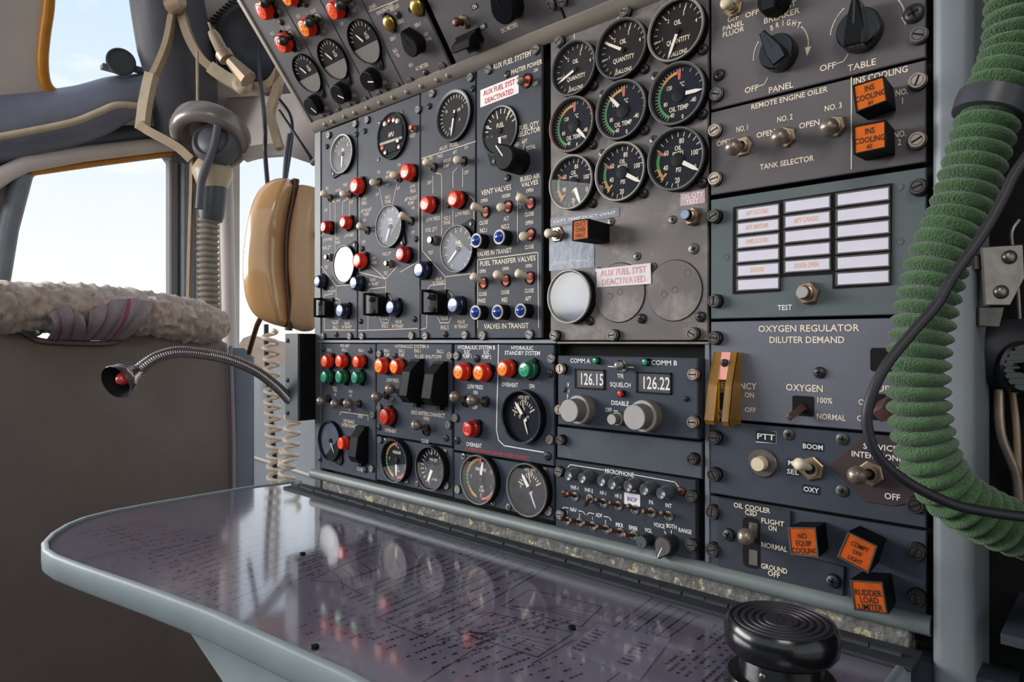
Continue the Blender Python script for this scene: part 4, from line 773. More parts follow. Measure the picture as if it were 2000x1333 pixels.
p.legend([(1664.5, 167), (1726.5, 147), (1733.5, 197), (1671.5, 220)], .024, [('INS', 10.5, .22), ('COOLING', 10.5, -.07), ('#1', 8, -.30)], 10, label='orange INS COOLING 1 legend lamp')
p.legend([(1665.5, 246), (1730, 233.5), (1731, 289), (1667, 302.5)], .024, [('INS', 10.5, .22), ('COOLING', 10.5, -.07), ('#2', 8, -.30)], 10, label='orange INS COOLING 2 legend lamp')
p.screws([(1394, 254), (1394, 348.5), (1791, 156.5), (1790, 272.6)], .0050, 'slot', .004, 'brass'); p.done()
p = Panel('annunciator_unit', 'greenish grey annunciator panel with three columns of pale legend windows', 'annunciator panel', MAIN, 1387, 1811, (1600, 357), (1600, 620), 'panel_green', ink='ink_white')
fr = [(1433, 405.5), (1742.6, 358.4), (1741, 557), (1627, 564), (1627, 535), (1525, 541), (1525, 569), (1432, 574.6)]
q = [p.loc(*c) for c in fr]
link('window_frame', MB().prism(q, 0, .0012, 0, 0).mesh('window_frame', 'black', 0), p.root)
cells = [(1438, 1521, [(1480, 402 + i * 0) for i in range(0)])]
def cellcol(xl, xr, ytl, ytr, ybl, ybr, n, wr):
    for i in range(n):
        f0, f1 = i / n, (i + 1) / n
        a = (xl, ytl + (ybl - ytl) * f0); b = (xr, ytr + (ybr - ytr) * f0); c = (xr, ytr + (ybr - ytr) * f1); d = (xl, ytl + (ybl - ytl) * f1)
        qq = [p.loc(*k_, .002) for k_ in (a, b, c, d)]; x0 = (qq[0][0] + qq[3][0]) / 2; x1 = (qq[1][0] + qq[2][0]) / 2; y1 = (qq[0][1] + qq[1][1]) / 2; y0 = (qq[2][1] + qq[3][1]) / 2
        cx, cy, w, h_ = (x0 + x1) / 2, (y0 + y1) / 2, x1 - x0, y1 - y0
        o = link('legend_window', MB().prism(rrect(-w / 2 + .0003, -h_ / 2 + .0003, w / 2 - .0003, h_ / 2 - .0003, .0004, 1), .0008, .0022, 0, 0, None, .0004).mesh('legend_window', 'steel_dark', 0), p.root, T(cx, cy, 0))
        link('lens', MB().box((w * .015, -h_ * .02, .0024), (w * .9, h_ * .70, .0008), 0, None, .0003).mesh('lens', 'cell', 0), o)
        if wr.get(i):
            mb = MB(); text(mb, wr[i], 0, 0, h_ * .30, .00285, 0, w * (.5 if len(wr[i]) > 6 else .3)); link('lettering', mb.mesh('lettering', 'ink_orange', 0), o)
cellcol(1437, 1524, 407, 394, 571, 567, 6, {0: 'AFT DOORS', 1: 'AFT AIRSTAIR', 2: 'FWD DOORS', 4: 'DOORS'})
cellcol(1529, 1624, 392, 377, 536, 530, 5, {1: 'AFT CARGO', 4: 'DOOR OPEN'})
cellcol(1630, 1740, 376, 361, 562, 555, 6, {})
p.button(1566, 571, 11.5, .014, True, 'knob_grey', 'round metal test button with a hex nut', 1.75, 'steel'); p.t('TEST', 1533, 601, 10, 27)
p.screws([(1392, 421.6), (1393, 588), (1791, 364)], .0048, 'slot', .007, 'steel_dark')
for c in [(1757, 366), (1757, 472), (1419, 503), (1422, 593)]: p.part('plugged_hole', cached('plg', lambda: MB().lathe([(.0024, 0), (.0024, .0003), (.002, .0004), (.0019, .0002), (0, .0002)], 14).mesh('plugged_hole', 'panel_green', 20)), c[0], c[1])
p.done()
p = Panel('oxygen_control_unit', 'grey OXYGEN REGULATOR panel with an amber plastic switch cover', 'oxygen panel', MAIN, 1387, 1811, (1600, 623), (1600, 836), 'panel_ox')
for a in [('OXYGEN REGULATOR', 1574.7, 641.5, 13, 195), ('DILUTER DEMAND', 1573.5, 664, 12.5, 146), ('OXYGEN', 1571, 758, 13, 72), ('100%', 1610, 782.5, 11, 31), ('NORMAL', 1623, 815, 11, 56), ('EMERGENCY', 1432, 753, 12, 88), ('ON', 1464, 772, 9.5, 18), ('OFF', 1465.5, 801, 9.5, 21), ('SUPPLY', 1738, 760, 12, 70), ('ON', 1688, 786, 11, 22), ('OFF', 1688, 818, 11, 28)]: p.t(*a)
def slotbox(px0, px1, py0, py1, rr=.0015):
    a = p.loc(px0, (py0 + py1) / 2)[0]; b = p.loc(px1, (py0 + py1) / 2)[0]; c = p.loc((px0 + px1) / 2, py1)[1]; d = p.loc((px0 + px1) / 2, py0)[1]; w, h_ = b - a, d - c
    o = link('lever_slot', MB().prism(rrect(-w / 2, -h_ / 2, w / 2, h_ / 2, rr), -.0005, .0004, 0, 0).mesh('lever_slot', 'void', 0), p.root, T((a + b) / 2, (c + d) / 2, 0)); return o, w, h_
def flap(base, tip, L=.017, mt='copper', w=.003):
    bx, by = p.loc(*base); tx, ty = p.loc(*tip, L); mb = MB()
    mb.tube([(0, 0, 0), ((tx - bx) * .5, (ty - by) * .5, L * .5), ((tx - bx) * .97, (ty - by) * .97, L * .97), (tx - bx, ty - by, L)], [w * 1.1, w, w * .95, w * .5], 4, 0)
    link('lever', mb.mesh('lever', mt, 20), p.root, T(bx, by, .0003))
mat('lever_brown', '#5e4540', .35, .2, .15, 80)
slotbox(1548, 1590, 774, 813); flap((1568, 797), (1541, 816), .017, 'lever_brown')
slotbox(1406, 1428, 768, 806); flap((1428, 795), (1408, 809), .016, 'lever_brown')
slotbox(1700, 1745, 680, 726, .002); slotbox(1700, 1752, 770, 822); flap((1735, 790), (1722, 812), .012, 'lever_brown', .006)
p.screws([(1599, 728.4)], .0040, 'dome', .003, 'screw_dark'); p.screws([(1393, 660.6)], .0048, 'slot', .006, 'steel_dark')
# amber cover: two side cheeks and a front plate, open along the middle
a0 = p.loc(1402, 690); b0 = p.loc(1448, 690); lo_ = p.loc(1425, 826)[1]; hi = p.loc(1425, 688)[1]; wd_ = b0[0] - a0[0]; hh = hi - lo_; mb = MB()
cheek = [(0, .0008), (0, .020), (hh * .06, .022), (hh * .55, .016), (hh, .007), (hh, .0008)]; YZ = Matrix(((0, 0, 1, 0), (1, 0, 0, 0), (0, 1, 0, 0), (0, 0, 0, 1)))
for x0 in (0, wd_ - .0016): mb.prism(cheek, x0, x0 + .0016, 0, 0, YZ)
for (x0, x1) in ((0, wd_ * .36), (wd_ * .72, wd_)):
    for (ya, za), (yb, zb) in zip(cheek[1:5], cheek[2:5]): mb.add([(x0, ya, za), (x1, ya, za), (x1, yb, zb), (x0, yb, zb), (x0, ya, za - .0014), (x1, ya, za - .0014), (x1, yb, zb - .0014), (x0, yb, zb - .0014)], [(0, 1, 2, 3), (7, 6, 5, 4), (0, 3, 7, 4), (1, 5, 6, 2), (0, 4, 5, 1), (3, 2, 6, 7)], 0)
o = link('switch_cover', mb.mesh('switch_cover', 'amber', 0), p.root, T(a0[0], lo_, 0)); tag(o, 'translucent amber plastic switch cover')
link('cover_strip', MB().add([(wd_ * .36, hh * .62, .0135), (wd_ * .74, hh * .62, .0135), (wd_ * .74, hh, .0075), (wd_ * .36, hh, .0075)], [(0, 1, 2, 3)], 0).mesh('cover_strip', 'pink', 0), o)
link('screw', cached(('scr', 'dome', .003, .0024, 'screw_dark'), lambda: screw_mesh('dome', .003, .0024, 'screw_dark')), o, T(wd_ * .55, hh * .85, .0098)); p.done()
p = Panel('interphone_control_unit', 'blue-grey interphone panel with PTT button and BOOM OXY tape labels', 'control panel', MAIN, 1386, 1811, (1600, 839), (1600, 1000), 'panel_blue', ink='ink_white')
bp = p.button(1479, 908, 13.5, .010, False, 'ivory', 'cream push-to-talk button on a wide washer', 1.7, 'ivory', 2.1)
p.tape('PTT', 1496, 853.5, 40, 22, 11, name='label_tape', tw=34); p.line([(1477, 843), (1516, 844.5), (1516, 866), (1477, 863.5)], 1.6, 2, True)
p.tape('BOOM', 1588, 873, 41, 16, 9.5, tw=38); p.tape('OXY', 1584.6, 957, 33, 17, 9.5, tw=28); p.tape('MIC', 1551, 905, 28, 15, 9.5, tw=22); p.tape('SEL', 1549, 922, 26, 15, 9.5, tw=22)
p.toggle((1585, 916), (1561, 902), 'bat', .015, 'hex', .0075, red=True)
pl6 = [(1619, 910), (1683.6, 854.6), (1790, 852), (1793, 980), (1748, 989), (1693, 981)]; q = [p.loc(*c) for c in pl6]
link('nameplate', MB().prism(q, 0, .0009, 0, 0, None, .0003).mesh('nameplate', 'brown_plate', 0), p.root).update_tag()
p.lz = .0012
for a in [('SERVICE', 1720, 874, 11, 66), ('INTERPHONE', 1713, 891, 11, 100), ('ON', 1757, 918, 11, 22), ('OFF', 1743.6, 970, 12, 30)]: p.t(*a)
p.toggle((1700, 926), (1669, 919), 'ball', .020, 'hex', .0075)
p.screws([(1539, 850), (1643.7, 859), (1643.7, 960.7)], .0040, 'flat', .002, 'steel_dark'); p.screws([(1392, 856), (1392, 928.4), (1786.7, 988.4)], .0050, 'slot', .006, 'steel_dark'); p.done()
p = Panel('cooling_control_unit', 'blue-grey OIL COOLER panel with three tilted orange legend lamps at the bottom', 'control panel', MAIN, 1386, 1811, (1600, 1003), (1600, 1165), 'panel_blue')
q = [p.loc(*c) for c in [(1405, 971.5), (1547, 998), (1547, 1080), (1652, 1106.7), (1649, 1174), (1404, 1113)]]
link('cover_plate', MB().prism(q, 0, .0026, 0, 0, None, .0006).mesh('cover_plate', 'panel_dark', 0), p.root); p.lz = .003
for a in [('OIL COOLER', 1471, 991, 9.5, 70), ('CSD', 1470, 1001, 9.5, 23), ('FLIGHT', 1512, 1019, 9.5, 44), ('ON', 1512, 1031, 9.5, 16), ('NORMAL', 1515, 1067, 10, 50), ('GROUND', 1515, 1109, 10, 51), ('OFF', 1514.5, 1120, 10, 23)]: p.t(*a)
a = p.loc(1454, 1050)[0]; b = p.loc(1487, 1050)[0]; c = p.loc(1470, 1108)[1]; d = p.loc(1470, 1010)[1]
o = link('lever_slot', MB().prism(rrect(-(b - a) / 2, -(d - c) / 2, (b - a) / 2, (d - c) / 2, .004), .0026, .0031, 0, 0).mesh('lever_slot', 'void', 0), p.root, T((a + b) / 2, (c + d) / 2, 0))
for yy in (.26, -.28): link('slot_plate', MB().box(((b - a) * .14, (d - c) * yy, .0033), ((b - a) * .5, (d - c) * .3, .0006), 0).mesh('slot_plate', 'steel', 0), o)
p.toggle((1472, 1051), (1452, 1048), 'ball', .018, 'ring', .003)
p.screws([(1420.7, 1046.8), (1625, 1137.5)], .0050, 'dome', .006, 'screw_dark')
p.legend([(1537.6, 1030), (1593, 1031), (1599, 1090), (1543.7, 1084)], .022, [('NO', 9.5, .2), ('EQUIP', 9.5, -.06), ('COOLING', 9.5, -.32)], 9, 'legend_dim', 'orange NO EQUIP COOLING legend lamp', rim=True)
p.legend([(1656, 1039), (1714, 1067), (1696, 1122), (1634.5, 1088)], .024, [('COMPT', 8.5, .2), ('OFF', 8.5, -.05), ('LIGHT', 8.5, -.3)], 9, 'legend_dim', 'orange legend lamp turned askew', rim=True)
p.legend([(1659, 1133), (1723.6, 1137.5), (1734, 1202), (1668, 1193)], .024, [('RUDDER', 11, .12), ('LOAD', 11, -.11), ('LIMITER', 11, -.34)], 9, 'legend_dim', 'orange RUDDER LOAD LIMITER legend lamp', rim=True)
p.screws([(1389, 1002), (1389, 1076), (1788, 1080.6), (1788, 1171)], .0050, 'slot', .006, 'steel_dark'); p.done()
# ================================================================== sloping electrical panels above
def upx(p0, p1, y): return p0[0] + (p1[0] - p0[0]) * (y - p0[1]) / (p1[1] - p0[1])
seam = [-.7968, -.7285, -.6655, -.6050, -.5275]
box_uv(UPPER, uL - .01, uR + .025, .004, .42, -.03, -.016, 'backing_board', 'void', wall)
box_uv(UPPER, seam[0] - .008, seam[0] - .0003, 0.0, .42, -.03, .002, 'edge_strip', 'trim', wall, .001)
vb = UPPER.uv(700, 207)[1]; vt = UPPER.uv(600, -160)[1]
class UPanel(Panel):
    def __init__(s, name, label, cat, u0, u1, v0, v1, mtl, h=0.0, ink='ink_worn'):
        s.pl = UPPER; s.h = h; s.cu = (u0 + u1) / 2; s.cv = v0; s.root = link(name, None, None, UPPER.frame(s.cu, v0, h)); tag(s.root, label, cat); w = (u1 - u0) / 2 - .0005
        link('plate', MB().prism([(-w, 0), (w, 0), (w, v1 - v0), (-w, v1 - v0)], -.003, 0, 0, 0, None, .0006).mesh('plate', mtl, 0), s.root)
        s.ink = MB(); s.inkmats = [ink, 'ink_red', 'ink_white', 'ink_black']; s.lz = .00025
def halfcover(o, rr, z):
    pts = [(rr * math.sin(a), rr * math.cos(a)) for a in [math.radians(-100 - 160 * k / 16) for k in range(17)]]
    link('dial_cover', MB().prism(pts, z, z + .0012, 0, 0).mesh('dial_cover', 'meter_cover', 0), o)
gl = ['first', 'second', 'third']
lamps = [[(509, 23, 'red_face'), (547, 88, 'red_face')], [(558, -4, 'orange_face'), (593, 57, 'orange_face')], [(648, 23, 'red_face')]]
togs = [[((534, 2), (512.5, 12.6)), ((570, 71), (546, 84))], [((623, 38), (597.6, 47))], [((684, 0), (656, 12.6))]]
mets = [(597.6, 145), (648, 117.6), (709, 83)]; kn = [(606, 210), (658.5, 186), (717, 160)]; fr_ = [(637.5, 211), (691, 186), (750, 161)]
words = ['leftmost sloping generator panel strip with two red lamps', 'sloping generator panel strip with a glowing orange lamp', 'sloping generator panel strip next to the gold indicator domes']
sc = [[(631, 233), (659.5, 220.5)], [(682.6, 211), (713, 198)], [(740, 187), (774, 170)]]; sc2 = [[(644, 222.6), (547, 45)], [(696, 200.5), (594, 9.5)], [(755, 174)]]
for i in range(3):
    p = UPanel('generator_control_unit', words[i], 'control panel', seam[i], seam[i + 1], vb, vt, 'panel_upper')
    p.gauge(*mets[i], 0, 'half-covered round electrical meter', 'bezel_black', 'void', .004, .05, ticks=[(-75, 60, 10, .78, .95, .03)], words=[('AC', .35, .3, .15), ('KW', .35, .12, .15)], ptr=[(-35, .05, .55, .05)], r=.0235 if i < 2 else .0238, extra=halfcover, ear=172, hub=0)
    p.knob(kn[i], .0120, .012, 'round', 145 - 20 * i)
    for (x, y, f_) in lamps[i]: p.lamp(x, y, 37, 'red', h=.014, face=f_)
    for (b, t_) in togs[i]: p.toggle(b, t_, 'ball', .022, 'ring', .006, mt='steel_dark')
    p.screws(sc[i]); p.screws(sc2[i], .0034, 'dome', .0024, 'screw_dark')
    p.t('FREQ', fr_[i][0], fr_[i][1], 6)
    for a in [[('CLOSE', 562, 53.5, 5.5), ('TRIP', 545, 23, 5.5), ('FIELD', 532, 65, 5.5), ('TRIP', 583, 95, 5.5)], [('CLOSE', 612, 21, 5.5), ('FIELD', 583, 31, 5.5), ('TRIP', 633, 61, 5.5)], [('TRIP', 692, 21, 6), ('OFF', 668, 46, 6)]][i]: p.t(*a)
    p.line([[(528, 18), (545, 42), (572, 94)], [(600, 26), (608, 40), (625, 72)], [(672, 10), (684, 36)]][i], 1.3)
    p.done()
p = UPanel('meter_selector_control_unit', 'sloping AC METERS selector panel with two gold indicator domes', 'control panel', seam[3], seam[4], vb, vt, 'panel_upper', ink='ink')
p.lamp(755, 48, 31, 'gold', h=.006, label='gold indicator dome'); p.lamp(809, 17, 34, 'gold', h=.006, label='gold indicator dome')
p.knob((800, 92), .0108, .014, 'tear', -12, ('black', 'black', 'black'), 'black selector knob')
for a in [('KVARS', 728, 12.6, 6.5), ('SYNCHRONIZED', 752, 18, 6.5), ('ARE OUT', 771, 15, 6.5), ('GEN 2', 782, 42, 6.5), ('GEN 3', 816, 48, 6.5), ('GEN 1', 768, 74.5, 6.5), ('EXT', 833, 67, 6.5), ('PWR', 838, 76, 6.5), ('BUS', 772, 99, 6.5), ('TIE', 777, 108, 6.5), ('APU', 803, 127, 6.5), ('AC METERS', 824, 130, 7)]: p.t(*a)
p.line([(721, 22), (778, 0)], 1.4); p.screws([(800, 160.6), (862, 132)]); p.screws([(829.6, 144), (775, 30)], .0036, 'dome', .0024, 'screw_dark'); p.done()
u5 = UPPER.uv(889, 128)[0]; u6 = UPPER.uv(1100, 36)[0]
p = UPanel('dc_meter_control_unit', 'recessed sloping DC METERS panel with a black guarded switch', 'control panel', u5, u6, vb + .002, vt, 'panel_upper', h=-.002, ink='ink')
p.guard(880, 58, 936, 108, .022, style='cover'); p.toggle((906, 43), (890, 43), 'bat', .014, 'hex', .006, mt='copper')
p.tape('ON', 927, 12.6, 14, 9, 7); p.tape('OFF', 943, 52, 19, 9, 7); p.knob((980, 20), .013, .018, 'tear', -10, ('black', 'black_gloss', 'black'), 'black DC meter selector knob'); p.t('DC METERS', 995, 54, 8)
p.screws([(1073, 12)], .0044, 'slot', .005); p.done()
p = UPanel('battery_control_unit', 'partly seen sloping panel at the top edge above the oil gauges', 'control panel', UPPER.uv(1104, 34)[0], uR, vb + .002, vt, 'panel_upper'); p.screws([(1095, 4)], .0044, 'slot', .005); p.done()
# ================================================================== fold-out table
TZ = TABLE.o.z
edge = [(590, 938), (480, 951), (375, 969), (280, 985), (212, 998), (160, 1011), (125, 1025), (96, 1043), (80, 1060), (82, 1076), (100, 1088), (150, 1107), (284, 1153)]
out = [TABLE.uv(*c) for c in edge]
fy = TABLE.uv(407, 1197)[1]
out = [(x, y) for x, y in out if True] + [TABLE.uv(407, 1199), (-.34, -.262), (-.10, -.258), (-.10, -.020), (-.83, -.014)]
xc = sum(c[0] for c in out) / len(out); yc = sum(c[1] for c in out) / len(out)
tb = thing('folding_table', 'grey folding table with charts under a clear plastic top', 'table', (xc, yc, TZ))
loc = [(x - xc, y - yc) for x, y in out]
mb = MB(); inn = inset(loc if sum(loc[i][0] * loc[(i + 1) % len(loc)][1] - loc[(i + 1) % len(loc)][0] * loc[i][1] for i in range(len(loc))) > 0 else loc[::-1], .007); base = loc if inn is None else loc
if sum(loc[i][0] * loc[(i + 1) % len(loc)][1] - loc[(i + 1) % len(loc)][0] * loc[i][1] for i in range(len(loc))) < 0: loc = loc[::-1]
n = len(loc); i1 = inset(loc, .0016); i2 = inset(loc, .0055); i3 = inset(loc, .0062)
rings = [(i1, -.021), (loc, -.018), (loc, -.0012), (i1, .0006), (i2, .0006), (i3, -.0016)]
vs_ = [(q[0], q[1], z) for pts_, z in rings for q in pts_]
mb.add(vs_, [(r * n + i, r * n + (i + 1) % n, (r + 1) * n + (i + 1) % n, (r + 1) * n + i) for r in range(len(rings) - 1) for i in range(n)] + [tuple(range(n - 1, -1, -1))], 0)
link('rim', mb.mesh('rim', 'table_rim', 60), tb)
link('chart_sheet', MB().prism(inset(loc, .0058), -.004, -.0022, 0, 0).mesh('chart_sheet', 'chart', 0), tb)
link('clear_cover', MB().prism(inset(loc, .006), -.0012, -.0010, 0, 0, None, 0, False).mesh('clear_cover', 'plexi', 0), tb)
# printed charts: frames, curves and rows of small type
pr = MB(); Z = -.0020
def tl(px, py): a = TABLE.uv(px, py); return a[0] - xc, a[1] - yc
def pl(pts, w=.0007, mi=0): pr.strip([tl(*c) for c in pts], w, Z, mi)
def rows(c0, c1, c2, nrow, ncol, hgt=.0016, dens=.75, mi=0, seed=1):     # c0 origin, c1 end of a row, c2 last row
    rnd = random.Random(seed); a, b, c = Vector(tl(*c0)), Vector(tl(*c1)), Vector(tl(*c2)); ru = (b - a); rv_ = (c - a); hgt *= 1.35; un = ru.normalized(); vn = Vector((-un.y, un.x))
    for r in range(nrow):
        s0 = a + rv_ * (r / max(1, nrow - 1)); x = 0.0; L_ = ru.length
        while x < L_ - .002:
            w = rnd.uniform(.0010, .0038)
            if rnd.random() < dens:
                p0 = s0 + un * x; p1 = s0 + un * min(L_, x + w); q = vn * hgt * .5
                pr.add([(*(p0 - q), Z), (*(p1 - q), Z), (*(p1 + q), Z), (*(p0 + q), Z)], [(0, 1, 2, 3)], mi)
            x += w + .0011
pl([(665, 1133), (700, 1154), (850, 1085), (950, 1040)]); pl([(608, 1130), (665, 1133)], .0005); pl([(608, 1128), (760, 1060), (870, 1028)])
for k in range(16):
    f0 = k / 15; a = Vector((670 + 275 * f0, 1148 - 108 * f0)); b = Vector((648 + 240 * f0 ** .9, 1112 - 82 * f0)); m_ = (a + b) / 2 + Vector((8, -3)); pl([a, m_, b], .0005)
for k in range(4): f0 = k / 4; pl([(655 + 20 * f0, 1130 + 8 * f0), (745, 1098 - 8 * f0 + 10)], .0004)
for fr4 in ([(980, 1180), (1035, 1147), (1176, 1180), (1135, 1219)], [(893, 1229), (955, 1191), (1120, 1231), (1050, 1278)]):
    pl(fr4 + [fr4[0]], .0008)
    o_ = Vector(fr4[0]); e1 = Vector(fr4[1]) - o_; e2 = Vector(fr4[3]) - o_
    for g in (.15, .3, .5, .75): pl([o_ + e1 * .1 + e2 * .08, o_ + e1 * (.2 + g * .5) + e2 * .5, o_ + e1 * (.15 + g * .8) + e2 * .95], .0005)
pl([(735, 1200), (985, 1100), (1078, 1100)], .0005) if 0 else None
pl([(735, 1202), (1010, 1092)]); pl([(775, 1212), (1035, 1096)]); pl([(830, 1240), (1075, 1102)], .0009); pl([(735, 1202), (830, 1240)])
for k in range(6): f0 = k / 5; pl([(1195 + 90 * f0, 1222 + 30 * f0 * 1.1), (1275 + 90 * f0, 1162 + 35 * f0)], .0006 if k % 2 else .0009)
for k in range(5): f0 = k / 4; pl([(1195 + 75 * f0, 1222 - 58 * f0), (1290 + 75 * f0, 1258 - 58 * f0)], .0005)
rows((670, 1160), (985, 1035), (760, 1192), 7, 9, .0012, .7, 0, 3); rows((755, 1206), (1010, 1095), (800, 1226), 3, 9, .0014, .75, 0, 4)
rows((540, 1060), (800, 985), (610, 1120), 8, 9, .0012, .6, 0, 5); rows((250, 1090), (500, 1020), (420, 1160), 12, 9, .0012, .55, 0, 6)
rows((150, 1040), (300, 1012), (260, 1080), 8, 9, .0012, .6, 0, 7); rows((840, 1250), (1050, 1190), (910, 1270), 5, 9, .0012, .6, 0, 8)
rows((700, 1240), (900, 1170), (900, 1320), 11, 9, .0013, .6, 0, 9); rows((620, 1200), (720, 1160), (700, 1250), 7, 9, .0013, .45, 1, 10); rows((560, 1210), (640, 1180), (640, 1260), 5, 9, .0013, .4, 1, 11)
rows((930, 1300), (1040, 1262), (1080, 1332), 6, 9, .0012, .6, 0, 12); rows((1290, 1300), (1400, 1215), (1390, 1330), 7, 9, .0014, .6, 0, 13); rows((300, 1130), (560, 1040), (440, 1190), 9, 9, .0011, .5, 0, 14)
for l in [[(210, 1030), (290, 1060), (160, 1090)], [(350, 1155), (560, 1080)], [(330, 1100), (520, 1040)], [(400, 1010), (560, 1042)], [(700, 1060), (830, 1010)], [(1040, 1290), (1120, 1245)], [(820, 1330), (960, 1240)], [(1180, 1330), (1300, 1240)]]: pl(l, .0006)
o = link('printed_chart', pr.mesh('printed_chart', ['print', 'print_red'], 0), tb); tag(o, None, None, None, 'stuff')
q = [tl(*c) for c in [(1108, 1262), (1165, 1215), (1310, 1244), (1250, 1322)]]
nt_ = link('paper_note', MB().prism(q, -.0021, -.0017, 0, 0).mesh('paper_note', 'paper_note', 0), tb)
nm = MB(); c_ = Vector(tl(1150, 1236)); d_ = Vector(tl(1262, 1265)); up_ = (Vector(tl(1165, 1222)) - Vector(tl(1112, 1262))); rt_ = math.atan2((d_ - c_).y, (d_ - c_).x)
for j, cen in enumerate([(1150, 1246), (1238, 1272)]):
    c = Vector(tl(*cen))
    for k in range(7): v_ = c + up_ * (.42 - k * .14); text(nm, random.choice(['71.000', '70.000', '121.270', '18.000', '77.340', '24.160']), v_.x, v_.y, .0026, -.0014, 0, None, rt_)
link('lettering', nm.mesh('lettering', 'ink_black', 0), nt_)
for c in [(1117, 1225), (591, 1081), (615, 1262)]: link('stud', MB().lathe([(.0028, -.0012), (.0026, .0004), (0, .0007)], 12).mesh('stud', 'black', 40), tb, T(*tl(*c), 0))
# piano hinge along the back edge
hg = link('hinge_leaf', MB().box((-.465 - xc, -.0165 - yc, .0), (.735, .029, .0026), 0).mesh('hinge_leaf', 'hinge', 0), tb)
kn_ = MB().tube([(-.0088, 0, 0), (.0088, 0, 0)], .0023, 8, 0).mesh('hinge_knuckle', 'hinge', 40)
for k in range(39): link('hinge_knuckle', kn_, hg, T(-.825 + k * .0187 - xc, -.0165 - yc + (.0005 if k % 2 else -.0005), .0012))
br = [aty(277, 1192, -.250), aty(700, 1345, -.250)]
mb = MB(); a = aty(290, 1196, -.250); b = aty(440, 1340, -.250)
poly = [(a.x - xc, -.0205), (a.x + .20 - xc, -.0205), (-.12 - xc, -.0205), (-.12 - xc, -.25), (b.x + .10 - xc, -.25), (b.x - xc, b.z - TZ)]
mb.prism(poly, .0, .18, 0, 0, Matrix(((1, 0, 0, 0), (0, 0, 1, -.250 - yc), (0, 1, 0, 0), (0, 0, 0, 1)))); link('support_bracket', mb.mesh('support_bracket', 'table_under', 0), tb)
# ================================================================== black ribbed cap standing on the table
kc = atd(1525, 1213, .372); kz = kc.z - TZ
kb = thing('rubber_knob', 'black round knob with concentric rings standing on the table', 'knob', (kc.x, kc.y, TZ + .0006)); R0 = .0300
pf = [(R0 * .7, 0), (R0 * .98, .001), (R0, .004), (R0 * .99, kz - .033), (R0 * .93, kz - .030), (R0 * .74, kz - .0295), (R0 * .72, kz - .016)]
link('collar', MB().lathe(pf, 48).mesh('collar', 'black_gloss', 40), kb)
pf = [(R0 * .70, kz - .0175), (R0 * .9, kz - .017), (R0 * .99, kz - .0135), (R0 * 1.0, kz - .006), (R0 * .97, kz - .002), (R0 * .92, kz)]
link('cap', MB().lathe(pf, 48).mesh('cap', 'black_gloss', 40), kb)
pf = [(R0 * .92, kz)]
for k in range(5): r_ = .84 - k * .13; pf += [(R0 * (r_ + .05), kz + .0002), (R0 * (r_ + .03), kz - .0011), (R0 * r_, kz - .0011), (R0 * (r_ - .02), kz + .0002)]
pf += [(0, kz + .0002)]
link('ribbed_top', MB().lathe(pf, 48).mesh('ribbed_top', 'rubber', 40), kb)
for k in range(9): a_ = k * .7; link('dimple', cached('dimp', lambda: MB().lathe([(.0008, 0), (0, .0001)], 8).mesh('dimple', 'void', 0)), kb, T(math.cos(a_) * R0 * .09 * (1 + k % 2), math.sin(a_) * R0 * .09 * (1 + k % 2), kz + .0003))
link('screw', cached(('scr', 'dome', .0018, .0014, 'steel'), lambda: screw_mesh('dome', .0018, .0014, 'steel')), kb, T(R0 * .66 * -.05, -R0 * .73, kz - .0235) @ R(math.pi / 2, 'X'))
# ================================================================== post, dark bay and the things hanging in it
vq = Panel.__new__(Panel)
px0 = uR + .0035
b_ = MB(); b_.prism(rrect(px0, -.010, px0 + .022, .05, .006, 3), TZ - .06, 1.75, 0, 0)
post = link('trim_1', b_.mesh('trim_1', 'post', 40)); tag(post, 'grey upright post at the right end of the panels', None, None, 'structure')
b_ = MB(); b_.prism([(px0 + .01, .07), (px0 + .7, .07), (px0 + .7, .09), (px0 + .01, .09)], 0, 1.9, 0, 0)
tag(link('wall_back', b_.mesh('wall_back', 'void', 0)), 'dark recess wall behind the hoses', None, None, 'structure')  # near-black colour stands in for the shade deep in the bay
b_ = MB(); b_.box((px0 + .12, .03, TZ + .026), (.17, .09, .006), 0)
tag(link('shelf', b_.mesh('shelf', 'panel_dark', 0)), 'dark metal ledge beside the post under the green hose', 'ledge')
hp_ = [(2030, -900), (2010, -500), (1996, -200), (1990, -60), (1982, 80), (1960, 150), (1932, 225), (1900, 330), (1872, 420), (1840, 490), (1818, 560), (1798, 660), (1792, 750), (1800, 840), (1820, 905), (1855, 960), (1910, 1000), (1985, 1033), (2080, 1052), (2200, 1060), (2500, 1075), (2800, 1120)]
path = smooth_path([atd(x, y, .34) for x, y in hp_], 40)
def ribbed(path, r0, r1, pitch, n=26, mtl='hose_green', name='hose', sub=6):
    L_ = [0.0]
    for a, b in zip(path, path[1:]): L_.append(L_[-1] + (b - a).length)
    tot = L_[-1]; m = int(tot / pitch * sub); P_ = []; r = []; j = 0
    for k in range(m + 1):
        d = tot * k / m
        while j < len(L_) - 2 and L_[j + 1] < d: j += 1
        f = (d - L_[j]) / max(1e-9, L_[j + 1] - L_[j]); P_.append(path[j].lerp(path[j + 1], f)); ph = (d / pitch) % 1.0
        r.append(r0 + (r1 - r0) * (abs(math.sin(math.pi * ph)) ** .7))
    return P_, r
P_, r = ribbed(path, .0100, .0147, .0070)
hs = thing('breathing_hose', 'thick ribbed green hose hanging in front of the grey post', 'hose', path[-1])
O = path[-1]
link('hose_tube', MB().tube([q - O for q in P_], r, 28, 0).mesh('hose_tube', 'hose_green', 80), hs)
c0, c1 = atd(1941, 188, .34), atd(1928, 226, .34); d = (c1 - c0)
